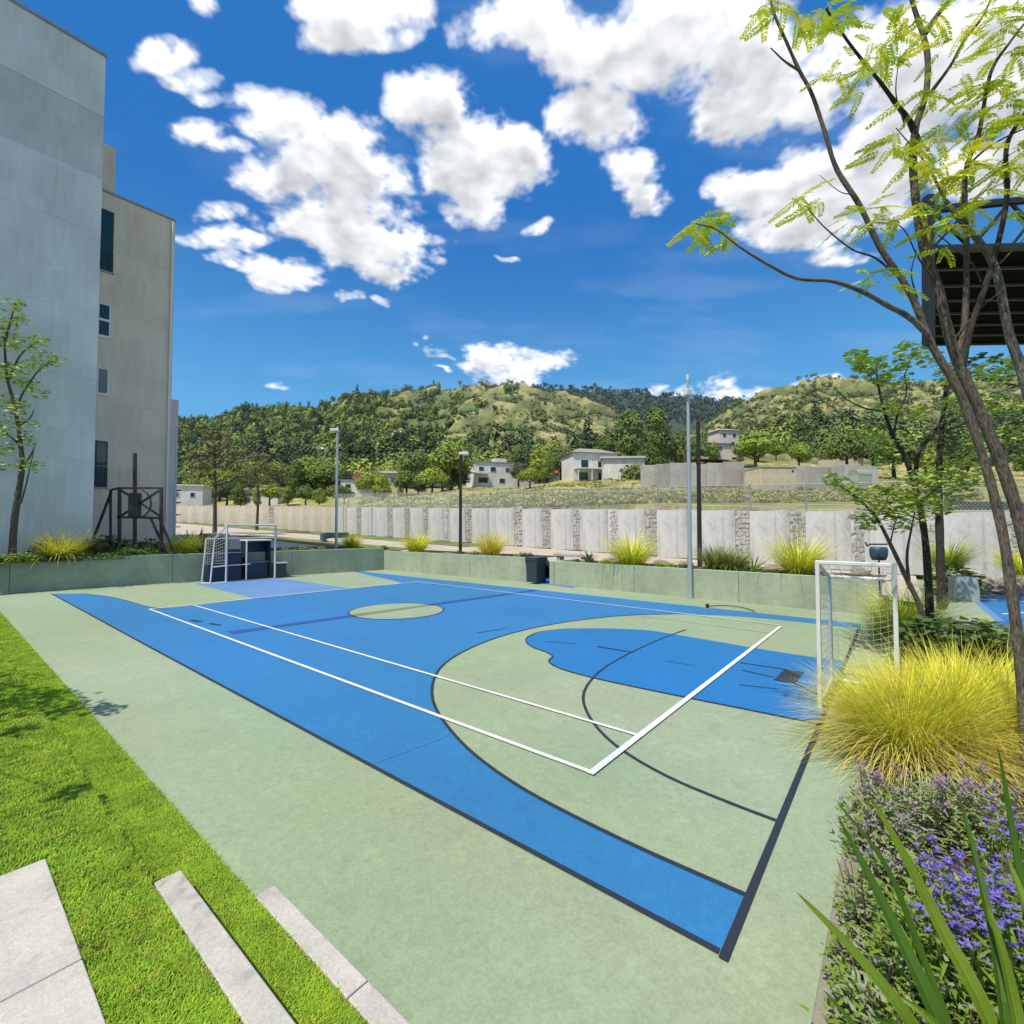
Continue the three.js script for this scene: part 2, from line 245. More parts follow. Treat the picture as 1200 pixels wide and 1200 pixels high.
// ---------------------------------------------------------------- ground, court and markings
const camUV = [-.743, -2.65];
function flat(pts, y, holes) {                                // sheet from court coordinates, uv in metres
  const s = new THREE.Shape(pts.map(p => new THREE.Vector2(p[0], p[1])));
  const g = new THREE.ShapeGeometry(s), P = g.attributes.position, N = g.attributes.normal;
  for (let k = 0; k < P.count; k++) { const w = W(P.getX(k), P.getY(k), y); P.setXYZ(k, w.x, w.y, w.z); N.setXYZ(k, 0, 1, 0); }
  const ix = g.index; for (let k = 0; k < ix.count; k += 3) { const a = ix.getX(k); ix.setX(k, ix.getX(k + 1)); ix.setX(k + 1, a); }
  return g;
}
function strip(pts, w, y) {                                   // painted line along a polyline in court coordinates
  const L = [], R = [];
  pts.forEach((p, k) => { const a = pts[Math.max(0, k - 1)], b = pts[Math.min(pts.length - 1, k + 1)], dx = b[0] - a[0], dy = b[1] - a[1], l = Math.hypot(dx, dy); L.push([p[0] - dy / l * w / 2, p[1] + dx / l * w / 2]); R.unshift([p[0] + dy / l * w / 2, p[1] - dx / l * w / 2]); });
  return flat([...L, ...R], y);
}
function spline(pts, n = 40) { const c = new THREE.CatmullRomCurve3(pts.map(p => v3(p[0], p[1], 0)), false, 'centripetal'); return c.getPoints(n).map(p => [p.x, p.y]); }

const court = structure('court', flat([[-.44, -3.2], [-.44, 3.9], [-6, 3.9], [-9, 23.9], [9.2, 23.9], [22.4, 12.9], [24.5, 12.9], [28, -1.2], [28, -3.2]], 0), mat.courtGreen);
// blue playing zone: near strip, centre, far strip; the arcs bound it
const arcR = spline([[0, .50], [.86, .50], [1.88, .60], [2.86, .90], [4.0, 1.55], [4.95, 2.6], [5.45, 4.0], [5.55, 5.5], [5.2, 7.2], [4.5, 8.6], [3.5, 9.55], [2.2, 10.15], [0, 10.25]], 64);
const arcL = spline([[20.4, 10.9], [17, 10.0], [15.4, 9.6], [14.55, 9.2], [14.6, 8.2], [14.65, 7], [14.75, 3.7], [14.85, 1.55], [15.5, 1.32], [17.2, 1.24], [18.8, 1.1], [20.4, .72]], 60);
const zone = mesh('blue_zone', flat([[0, 0], ...arcR, [0, 10.9], [20.55, 11.15], ...arcL, [21.1, .05]], .004), mat.courtBlue, court);
const keyR = [...spline([[0, 6.95], [.73, 6.9], [2.74, 7.12], [3.5, 7.15], [4.3, 6.75], [4.9, 6.2], [5.18, 5.6], [5.1, 5.05], [4.85, 4.66], [4.5, 4.42]], 26), ...spline([[4.12, 4.3], [3.9, 4.16], [3.8, 3.9], [3.62, 3.74], [3.3, 3.62], [2.67, 3.56], [1.6, 3.6], [.7, 3.66], [0, 3.7]], 20)];
mesh('key_zone', flat(keyR, .004), mat.courtKey, court);
mesh('key_zone', flat([[14.72, 3.85], [14.6, 7.15], [20.3, 7.05], [20.75, 4.1]], .004), mat.courtPale, court);
const disc = []; for (let k = 0; k < 64; k++) { const a = k / 64 * 2 * Math.PI; disc.push([9.61 + 1.23 * Math.cos(a), 5.28 + 1.2 * Math.sin(a)]); }
mesh('centre_circle', flat(disc, .008), mat.courtGreen, court);
mesh('centre_circle_edge', strip([...disc, disc[0]], .035, .012), mat.lineBlack, court);
{ // dark band through the centre: darker blue over blue, darker green over the disc
  const c = (v) => lerp(10.13, 9.15, (v - 1.3) / 10.1), w = .17;
  const seg = (a, b, m, y) => mesh('centre_band', flat([[c(a) - w, a], [c(a) + w, a], [c(b) + w * .8, b], [c(b) - w * .8, b]], y), m, court);
  seg(1.42, 4.14, mat.centreBlue, .008); seg(4.14, 6.40, mat.centreGreen, .012); seg(6.40, 10.9, mat.centreBlue, .008);
}
const line = (name, pts, w, m, y = .008) => mesh(name, strip(pts, w, y), m, court);
line('side_line', [[.03, .0], [10, .02], [21.06, .07]], .04, mat.lineBlack);
line('base_line', [[0, -.04], [0, 3.7], [0, 10.3]], .046, mat.lineBlack, .011);
line('arc_line', arcR.filter(p => p[1] < 9.4), .038, mat.lineBlack);
line('arc_line', arcL.filter(p => p[1] < 1.6 || p[1] > 9.3).filter(p => p[1] < 1.6), .03, mat.lineBlack);
line('inner_arc_line', spline([[2.88, 7.74], [2.96, 6.6], [2.97, 5.2], [2.86, 3.9], [2.55, 2.9], [2.1, 2.27], [1.53, 1.8], [.9, 1.54], [.39, 1.46], [.02, 1.43]], 44), .036, mat.lineBlack);
line('key_edge', keyR.slice(26).concat([]), .03, mat.lineBlack, .011); line('key_edge', keyR.slice(14, 27), .025, mat.lineBlack, .011);
line('white_line', [[1.44, 1.17], [14.95, 1.22]], .055, mat.lineWhite, .0145); line('white_line', [[1.46, 2.15], [14.7, 2.2]], .05, mat.lineWhite, .0145);
line('white_line', [[1.44, 1.13], [1.36, 9.36]], .068, mat.lineWhite, .018); line('white_line', [[1.4, 9.5], [8, 9.75], [14.4, 9.97]], .05, mat.lineWhite, .0145);
line('white_line', [[14.92, 1.2], [14.72, 5.4], [14.4, 9.97]], .068, mat.lineWhite, .018); line('white_line', [[1.38, 8.5], [4.4, 8.62]], .03, mat.lineFaint, .0145);
line('white_line', [[14.62, 7.15], [20.3, 7.07]], .05, mat.lineFaint, .008);
line('key_mark', [[.62, 5.35], [1.05, 5.32]], .22, mat.lineBlack, .011); 
{ const a = onGround(925, 793), [u, v] = toUV(a.x, a.z); mesh('key_mark', flat([[u - .12, v - .34], [u + .14, v - .34], [u + .12, v + .34], [u - .14, v + .34]], .011), mat.lineBlack, court); court.children.filter(c => c.name === 'key_mark').slice(0, 1).forEach(c => court.remove(c));
  line('key_mark', [[u + .05, v + .36], [u + .75, v + .30]], .035, mat.lineBlack, .011); line('key_mark', [[u + .16, v - .2], [u + .62, v - .12]], .03, mat.lineBlack, .011); }
for (const [x0, y0, x1, y1, w] of [[700, 758, 742, 765, .05], [560, 742, 592, 737, .03], [640, 752, 676, 755, .02], [224, 727, 235, 729, .12], [246, 731, 258, 733, .1], [780, 775, 815, 781, .015], [866, 803, 912, 808, .02]]) { const a = onGround(x0, y0), b = onGround(x1, y1); line('scuff_mark', [toUV(a.x, a.z), toUV(b.x, b.z)], w, mat.lineBlack, .011); }
// construction joint across the blue strip
line('slab_joint', [[3.1, .03], [3.0, .9]], .012, M([.03, .19, .5], .7), .008);

// neighbouring blue court behind the planter, its lines
mesh('blue_zone', flat([[-2.45, 12.9], [-2.35, 19.4], [-12, 20.4], [-12, 13.2]], .004), mat.courtPale, court);
mesh('blue_zone', flat([[-2.6, 13.3], [-2.5, 18.9], [-12, 19.8], [-12, 13.6]], .008), mat.courtBlue, court);
line('white_line', [[-2.5, 17.75], [-12, 18.7]], .09, mat.lineWhite, .012); line('white_line', [[-2.7, 14.6], [-3.4, 15.6], [-12, 16.2]], .09, mat.lineWhite, .012);
mesh('blue_zone', flat([[8.6, 12.3], [11.6, 12.95], [11.8, 17], [8.0, 17]], .004), mat.courtKey, court);

// ---------------------------------------------------------------- far ground and hills
const XS = [-600, 0, 200, 300, 400, 500, 550, 600, 650, 700, 750, 800, 850, 900, 960, 1050, 1200, 1800];
const ROWS = [
  [14, [612, 612, 612, 612, 612, 612, 612, 612, 612, 612, 612, 612, 612, 612, 612, 612, 612, 612]],
  [40, [608, 608, 608, 608, 604, 600, 597, 594, 591, 588, 586, 585, 585, 585, 585, 585, 585, 585]],
  [60, [606, 606, 606, 604, 600, 592, 589, 586, 583, 579, 578, 577, 576, 576, 576, 576, 576, 576]],
  [80, [600, 600, 600, 598, 592, 584, 581, 578, 574, 570, 567, 565, 564, 564, 564, 564, 564, 564]],
  [110, [596, 596, 594, 590, 584, 577, 574, 571, 567, 562, 558, 555, 553, 552, 552, 553, 553, 553]],
  [150, [592, 592, 588, 582, 577, 571, 568, 565, 561, 556, 550, 544, 538, 536, 538, 540, 540, 540]],
  [220, [580, 580, 575, 570, 566, 562, 560, 557, 555, 552, 546, 540, 532, 526, 522, 522, 522, 522]],
  [320, [560, 560, 556, 552, 546, 541, 538, 536, 536, 538, 538, 532, 522, 511, 502, 499, 497, 500]],
  [450, [535, 535, 530, 524, 516, 506, 502, 500, 504, 512, 518, 520, 506, 489, 474, 472, 468, 475]],
  [600, [512, 512, 508, 501, 490, 476, 470, 468, 474, 486, 505, 518, 484, 462, 446, 449, 442, 450]],
  [760, [502, 500, 494, 485, 472, 458, 453, 450, 461, 476, 500, 524, 492, 474, 458, 460, 454, 460]],
  [1000, [520, 518, 512, 505, 495, 484, 480, 478, 484, 495, 512, 530, 512, 498, 485, 485, 480, 490]],
  [1600, [540, 540, 540, 540, 530, 520, 515, 510, 505, 505, 505, 505, 505, 505, 505, 505, 505, 510]],
  [2400, [510, 505, 500, 490, 478, 468, 462, 459, 457, 459, 463, 468, 473, 476, 478, 480, 480, 490]],
  [3400, [560, 560, 560, 555, 550, 545, 545, 545, 545, 545, 545, 545, 545, 545, 545, 545, 545, 550]]];
function rowY(r, x) {
  let k = 0; while (k < XS.length - 2 && x > XS[k + 1]) k++; const t = Math.min(1.2, Math.max(0, (x - XS[k]) / (XS[k + 1] - XS[k]))), a = r[Math.max(0, k - 1)], b = r[k], c = r[k + 1], d = r[Math.min(r.length - 1, k + 2)];
  const ma = (XS[k + 1] - XS[Math.max(0, k - 1)]) || 1, mb = (XS[Math.min(XS.length - 1, k + 2)] - XS[k]) || 1, h = XS[k + 1] - XS[k], s0 = (c - a) / ma * h, s1 = (d - b) / mb * h;
  const t2 = t * t, t3 = t2 * t; return (2 * t3 - 3 * t2 + 1) * b + (t3 - 2 * t2 + t) * s0 + (-2 * t3 + 3 * t2) * c + (t3 - t2) * s1;
}
const WALLV = 24.0, wallBase = u => .24 + .032 * (u - 1);
function terrain(xp, D) {
  const X = (xp - 600) / FPX * D, Z = -D;
  let k = 0; while (k < ROWS.length - 2 && D > ROWS[k + 1][0]) k++;
  const t = Math.min(1, Math.max(0, Math.log(D / ROWS[k][0]) / Math.log(ROWS[k + 1][0] / ROWS[k][0])));
  const y = lerp(rowY(ROWS[k][1], xp), rowY(ROWS[k + 1][1], xp), t * .6 + .4 * t * t * (3 - 2 * t));
  let h = CAMH + (HZ - y) / FPX * D;
  const a = sst(180, 420, D);
  const ra = X * .8 - Z * .6, rb = X * .6 + Z * .8, rg = 1 - Math.abs(n2(ra / 105 + .35 * fbm2(X / 130, Z / 130, 2), rb / 300)), rg2 = 1 - Math.abs(n2(ra / 40 + 5, rb / 110));
  h += a * ((rg - .62) * 20 * Math.min(2.4, D / 560) + (rg2 - .6) * 5.5) + sst(45, 120, D) * fbm2(X / 30, Z / 30, 3) * 1.6 + sst(900, 1600, D) * (rg - .5) * 26;
  return [X, h, Z, rg, rg2];
}
function groundAt(x, z) { const D = -z; return terrain(600 + x / D * FPX, D)[1]; }
{
  const NX = 300, ND = 210, P = [], Cc = [], I = [], T2 = [];
  for (let j = 0; j <= ND; j++) {
    const D = 14 * Math.pow(3400 / 14, j / ND);
    for (let i = 0; i <= NX; i++) {
      const xp = lerp(-620, 1800, i / NX); let [X, h, Z, rg, rg2] = terrain(xp, D);
      const [u, v] = toUV(X, Z);
      if (v < WALLV + 1.3) h = Math.min(h, -.6);
      P.push(X, h, Z); T2.push(X, Z);
      const f = fbm2(X / 60 + 3, Z / 90, 5), f2 = fbm2(X / 14, Z / 14, 4), f3 = fbm2(X / 260 - 4, Z / 260, 3);
      let g = [.15, .195, .06], dry = [.40, .37, .14], olive = [.115, .15, .055], tan = [.56, .46, .22];
      let k = sst(-.02, .5, f + f2 * .8 + f3 * .3 + (rg - .66) * 1.1 + (rg2 - .7) * .4 + sst(640, 780, xp) * .14);
      let c = [0, 1, 2].map(m => lerp(lerp(g[m], olive[m], sst(-.2, .3, f2)), dry[m], k));
      const crest = Math.max(sst(.90, .985, rg), .7 * sst(.93, .99, rg2)) * sst(470, 560, xp) * sst(220, 320, D) * sst(-.5, .0, f2); c = c.map((q, m) => lerp(q, tan[m], crest * .9));
      if (D < 130) { const lawn = sst(-.2, .25, fbm2(X / 9, Z / 5, 3)); c = [lerp(.50, .30, lawn), lerp(.43, .34, lawn), lerp(.18, .07, lawn)]; }
      if (D > 1300) c = [.05, .085, .045];
      Cc.push(...c);
    }
  }
  const m = NX + 1; for (let j = 0; j < ND; j++) for (let i = 0; i < NX; i++) { const a = j * m + i; I.push(a, a + 1, a + m + 1, a, a + m + 1, a + m); }
  const g = new THREE.BufferGeometry(); g.setAttribute('position', new THREE.Float32BufferAttribute(P, 3)); g.setAttribute('color', new THREE.Float32BufferAttribute(Cc, 3)); g.setAttribute('uv', new THREE.Float32BufferAttribute(T2, 2)); g.setIndex(I); g.computeVertexNormals();
  structure('hills', g, M([1, 1, 1], 1, { vertexColors: true, map: T.ground }));
}
{ // wide sheet under everything, out to the horizon behind and beside the camera
  const g = new THREE.CircleGeometry(4000, 48); g.rotateX(-Math.PI / 2); g.translate(0, -.75, 0); structure('ground', g, M([.20, .20, .09], 1, { map: T.ground }));
}
console.log('ground done');

// ---------------------------------------------------------------- terraces, lawn, beds
const lv = (v0, h) => camUV[1] + (v0 - camUV[1]) * (1 - h / CAMH), lu = (u0, h) => camUV[0] + (u0 - camUV[0]) * (1 - h / CAMH);
function slabUV(u0, u1, v0, v1, y0, y1, r = .008) { const c = W((u0 + u1) / 2, (v0 + v1) / 2, (y0 + y1) / 2); const m = new MB(); m.box([c.x, c.y, c.z], [Math.abs(u1 - u0), y1 - y0, Math.abs(v1 - v0)], ROT, r); return m; }
const H1 = .03, H2 = .16, H3 = .17;
const lawn = new THREE.Group(); lawn.name = 'lawn'; lawn.userData = { kind: 'structure', label: 'stepped artificial turf bank beside the court' }; scene.add(lawn);
slabUV(-4, 26, -1.93, lv(-1.352, H1), -.02, H1 - .01, .02).into('turf_base', mat.turf, lawn);
slabUV(-4, 26, -9, lv(-1.702, H2), -.02, H2 - .01, .03).into('turf_base', mat.turf, lawn);
const paving = new THREE.Group(); paving.name = 'paving'; paving.userData = { kind: 'structure', label: 'pale granite slabs and coping strips stepping down to the court' }; scene.add(paving);
{
  const a = lv(-1.35, H1), b = lv(-1.235, H1), u1 = lu(2.29, H1);
  const j1 = onGround(415, 1163, H1), uj = toUV(j1.x, j1.z)[0];
  slabUV(uj + .003, u1, a, b, -.01, H1 + .003).into('slab', mat.granite, paving); slabUV(-1.0, uj - .003, a, b, -.01, H1 + .003).into('slab', mat.granite, paving);
  const c = lv(-1.70, H2), d = lv(-1.555, H2), u2 = lu(2.89, H2); slabUV(-.8, u2, c, d, .0, H2 + .003).into('slab', mat.granite, paving);
  const e = lv(-2.085, H3), u3 = lu(3.72, H3); const j3 = onGround(60, 1142, H3), uk = toUV(j3.x, j3.z)[0];
  slabUV(uk + .003, u3, e, -4.6, .1, H3).into('slab', mat.granite, paving); slabUV(uk - 1.2, uk - .003, e, -4.6, .1, H3).into('slab', mat.granite, paving); slabUV(uk - 2.4, uk - 1.206, e, -4.6, .1, H3).into('slab', mat.granite, paving);
}
{ // turf blades
  const b = new MB(), r = rng(31); for (let k = 0; k < 7; k++) b.blade(v3((r() - .5) * .03, 0, (r() - .5) * .03), r() * 6.28, .016 + r() * .012, .0036, r() * .45, .2 + r() * .8, 2);
  const N = 190000, inst = new THREE.InstancedMesh(b.build(), mat.turfBlade, N), m = new THREE.Matrix4(), q = new THREE.Quaternion(), Y = v3(0, 1, 0), c = new THREE.Color(); let k = 0, guard = 0;
  while (k < N && guard++ < N * 40) {
    const d = Math.pow(r(), 1.7), u = -.6 + d * 19, low = r() < .34; let v, y;
    if (low) { v = lerp(-1.93, lv(-1.352, H1) - .01, r()); y = H1 - .012; if (u < 2.4 && v < lv(-1.555, H2)) continue; }
    else { v = lv(-1.702, H2) - .012 - Math.pow(r(), 1.3) * (1.2 + Math.max(0, u) * .75); y = H2 - .012; if (u < lu(2.89, H2) && v > lv(-1.70, H2)) continue; if (u < lu(3.72, H3) && v < lv(-2.085, H3)) continue; if (v < -8.8) continue; }
    const p = W(u, v, y), s = (.8 + r() * .5) * (1 + d * .8);
    m.compose(p, q.setFromAxisAngle(Y, r() * 6.28), v3(s, s * (.8 + r() * .3), s)); inst.setMatrixAt(k, m);
    const t = .85 + .25 * fbm2(p.x * 2.1, p.z * 2.1, 3) + (r() - .5) * .5, w = r(); c.setRGB(t * (w < .1 ? 1.8 : 1.0), t, t * (w < .1 ? 2.4 : 1)); inst.setColorAt(k, c); k++;
  }
  inst.count = k; inst.name = 'turf_grass'; tag(inst, 'short bright green turf blades covering the stepped bank', 'grass', null, 'stuff'); sh(inst); scene.add(inst);
}
// planter walls
function wallRun(name, label, a, b, y0, y1, th, m, seg, parent) {  // a, b in world, outer face along a-b; returns group of panels
  const o = thing(name, label, 'wall'), d = new THREE.Vector3().subVectors(b, a), L = Math.hypot(d.x, d.z), n = Math.max(1, Math.round(L / seg)), turn = Math.atan2(-d.z, d.x);
  for (let k = 0; k < n; k++) { const t0 = k / n * L + .004, t1 = (k + 1) / n * L - .004, c = a.clone().addScaledVector(d, (t0 + t1) / 2 / L), off = v3(-d.z / L, 0, d.x / L).multiplyScalar(th / 2); new MB().box([c.x + off.x, (y0 + y1) / 2, c.z + off.z], [t1 - t0, y1 - y0, th], turn, .012).into('wall_panel', m, o); }
  return o;
}
const cornerP = W(20.05, 12.42), endP = W(23.3, -5.2);
wallRun('end_planter_wall', 'low green rendered planter wall behind the far goal, in shade', cornerP, endP, -.05, 1.13, .22, mat.wallGreen, 4.4);
wallRun('side_planter_wall', 'long low green planter wall running from the shaded corner to the wheeled bin', W(10.95, 12.66), W(20.26, 12.42), -.05, .99, .22, mat.wallGreen, 3.1);
wallRun('side_planter_wall', 'long low green planter wall behind the pale light pole', W(-.35, 12.36), W(9.62, 12.66), -.05, .90, .22, mat.wallGreen, 3.3);
new MB().box(Object.values(W(9.73, 13.6, .42)), [.2, .94, 1.9], ROT, .012).into('wall_panel', mat.wallGreen, scene.children[scene.children.length - 1]);
// beds and yard behind
function sloped(pts, hf, y = 0, sub = 1) { const g = flat(pts, 0), P = g.attributes.position; for (let k = 0; k < P.count; k++) { const [u, v] = toUV(P.getX(k), P.getZ(k)); P.setY(k, hf(u, v) + y); } return g; }
const yardH = u => wallBase(u) - .03;
{
  const N = 40, pts = []; for (let k = 0; k <= N; k++) pts.push([lerp(-1.2, 120, k / N), 14.6]); for (let k = N; k >= 0; k--) pts.push([lerp(-1.2, 120, k / N), 24.2]);
  const yard = structure('yard', sloped(pts, yardH), mat.path);
  const pts2 = []; for (let k = 0; k <= N; k++) pts2.push([lerp(22, 120, k / N), lerp(13.0, -40, Math.min(1, k / N * 3))]); for (let k = N; k >= 0; k--) pts2.push([lerp(22, 120, k / N), 14.6]);
  structure('yard', sloped(pts2, yardH), mat.path);
  structure('verge', sloped([[22, 20.2], [120, 21.5], [120, 23.9], [22, 23.9]], yardH, .02), M([.20, .26, .06], 1, { map: T.ground }));
  structure('verge', sloped([[21.5, 13], [40, 13], [44, 15.6], [22, 16.2]], yardH, .025), M([.26, .27, .07], 1, { map: T.ground }));
}
structure('garden_bed', flat([[9.8, 12.85], [9.8, 15.2], [-.4, 15.2], [-.4, 12.6]], .80), mat.soil);
structure('garden_bed', flat([[20.2, 12.64], [20.6, 15.6], [11.1, 15.6], [11.1, 12.86]], .90), mat.soil);
structure('garden_bed', flat([[20.28, 12.4], [23.5, -5.2], [30, -5.2], [30, 10], [26, 14]], 1.04), mat.soil);
{ // right-hand bed edged with a low concrete kerb, and the tree bed behind the goal
  const kb = thing('bed_kerb', 'low concrete kerb edging the flower bed beside the court', 'kerb'); for (let k = 0; k < 4; k++) { const s = slabUV(-.5, -.4, -2.9 + k * 1.7 + .004, -1.2 + k * 1.7 - .004, -.02, .07, .012); s.into('kerb_stone', mat.kerb, kb); }
  slabUV(-6, -.52, 3.9, 4.0, -.02, .07, .01).into('kerb_stone', mat.kerb, kb);
  structure('garden_bed', flat([[-.5, -3], [-.5, 3.9], [-7, 3.9], [-7, -3]], .06), mat.soil);
  structure('garden_bed', flat([[-.95, 8.3], [-.6, 12.3], [-1.9, 12.6], [-4, 9.6], [-4, 8]], .03), mat.soil);
}
{ // rock edging along the neighbouring court
  const r = rng(77); const g0 = new THREE.IcosahedronGeometry(1, 1);
  const vars = []; for (let k = 0; k < 4; k++) { const g = g0.clone(), P = g.attributes.position; for (let i = 0; i < P.count; i++) { const x = P.getX(i), y = P.getY(i), z = P.getZ(i), s = 1 + .35 * n3(x * 1.3 + k * 9, y * 1.3, z * 1.3); P.setXYZ(i, x * s, y * s * .7, z * s); } g.computeVertexNormals(); vars.push(g); }
  for (let k = 0; k < 26; k++) { const o = mesh('border_rock', vars[k % 4], mat.rock); o.position.copy(W(-2.2 - (k % 13) * .62 - r() * .3, 19.75 + (k > 12 ? .75 : 0) + r() * .35 + (k % 13) * .06, .1 + (k > 12 ? .15 : 0))); const s = .26 + r() * .16; o.scale.set(s * 1.2, s, s); o.rotation.y = r() * 6; tag(o, 'brown rough rock edging the neighbouring blue court', 'rock', 'rocks edging the neighbouring court'); }
  for (let k = 0; k < 9; k++) { const o = mesh('garden_rock', vars[(k + 1) % 4], mat.rock); o.position.copy(W(.2 + k * 1.05 + r() * .4, 15.3 + r() * .6, .72)); const s = .2 + r() * .13; o.scale.set(s * 1.4, s, s); o.rotation.y = r() * 6; tag(o, 'rough brown rock behind the planter grasses', 'rock', 'rocks in the long planter'); }
}

// ---------------------------------------------------------------- back wall, fence
{
  const th = .25, bay = 2.46, gapm = .03; const boundary = thing('boundary_wall', 'long pale concrete boundary wall with rough stone pilasters', 'wall');
  const tanw = thing('plain_boundary_wall', 'plain tan stretch of boundary wall beyond the far goal', 'wall');
  const stones = [0, 1, 2, 3].map(s => { const m = new MB(), r = rng(500 + s); for (let y = .1; y < 2.7; y += .17 + r() * .09) { let x = -.36 + (r() < .3 ? .15 : 0); while (x < .34 - (r() < .2 ? .2 : 0)) { if (r() < .12) { x += .14; continue; } const w = .13 + r() * .2, h = .13 + r() * .1; const bg = new RoundedBoxGeometry(w * (.75 + r() * .35), h * (.7 + r() * .6), .05 + r() * .06, 1, .02); m.geo(bg, new THREE.Matrix4().makeRotationZ((r() - .5) * 1.1).setPosition(Math.max(-.3, Math.min(.3, x + w / 2)), y + (r() - .5) * .08, .03)); x += w; } } return m.build(); });
  const pan = new RoundedBoxGeometry(bay - .70, 2.7, th, 1, .01), back = new THREE.BoxGeometry(.74, 2.68, th * .8);
  const face = W(0, 0); let k = 0;
  for (let u = -12; u < 58; u += bay, k++) {
    const b = wallBase(u + bay / 2), plain = u > 44;
    if (plain) { const p = mesh('wall_panel', new THREE.BoxGeometry(bay - .02, 2.7, th), mat.tanWall, tanw); p.position.copy(W(u + bay / 2, WALLV + th / 2, b + 1.35)); p.rotation.y = ROT; continue; }
    const pw = [.95, .6, .75, 1.15, .5, .85][(k * 5) % 6];
    const p = mesh('wall_panel', pan, mat.panelWhite, boundary); p.position.copy(W(u + .37 + (bay - .76) / 2 + .38, WALLV + th / 2, b + 1.35)); p.rotation.y = ROT;
    const q = mesh('pilaster', back, k % 3 ? mat.greyStone : mat.paleStone, boundary); q.position.copy(W(u + .37, WALLV + th / 2 + .03, b + 1.34)); q.rotation.y = ROT; if (pw < .8) q.material = mat.panelWhite;
    if (pw === .5) continue; const s = mesh('stone_facing', stones[k % 4], k % 3 === 1 ? mat.paleStone : mat.greyStone, q); s.rotation.y = Math.PI; s.position.set((1 - pw) * (k % 2 ? .3 : -.25), -1.34, -th / 2 + .06); s.scale.x = Math.min(1, pw); s.userData.kind = 'stuff';
  }
  for (let u = 58; u < 115; u += 5) { const b = wallBase(u + 2.5), p = mesh('wall_panel', new THREE.BoxGeometry(4.97, 2.7, th), mat.tanWall, tanw); p.position.copy(W(u + 2.5, WALLV + th / 2, b + 1.35)); p.rotation.y = ROT; }
  // chain link fence on top
  const f = thing('chain_link_fence', 'grey chain link fence on top of the boundary wall', 'fence');
  const post = new THREE.CylinderGeometry(.035, .035, 1.35, 8); const fh = 1.3;
  for (let u = -12; u < 44; u += bay) { const p = mesh('post', post, mat.fenceWire, f); p.position.copy(W(u, WALLV + .12, wallBase(u) + 2.7 + .66)); }
  const rail = new MB(), wires = new MB();
  for (const yy of [.06, fh]) rail.bar(W(-12, WALLV + .12, wallBase(-12) + 2.7 + yy), W(44, WALLV + .12, wallBase(44) + 2.7 + yy), .035, .035, 6);
  rail.into('rail', mat.fenceWire, f);
  for (let u = -12; u < 44; u += .12) for (const s of [-1, 1]) wires.bar(W(u, WALLV + .12, wallBase(u) + 2.76 + (s > 0 ? 0 : fh - .06)), W(u + 1.0, WALLV + .12, wallBase(u) + 2.76 + (s > 0 ? fh - .06 : 0)), .010, .010);
  const wm = wires.into('wire_mesh', mat.fenceWire, f); wm.userData.kind = 'stuff';
}

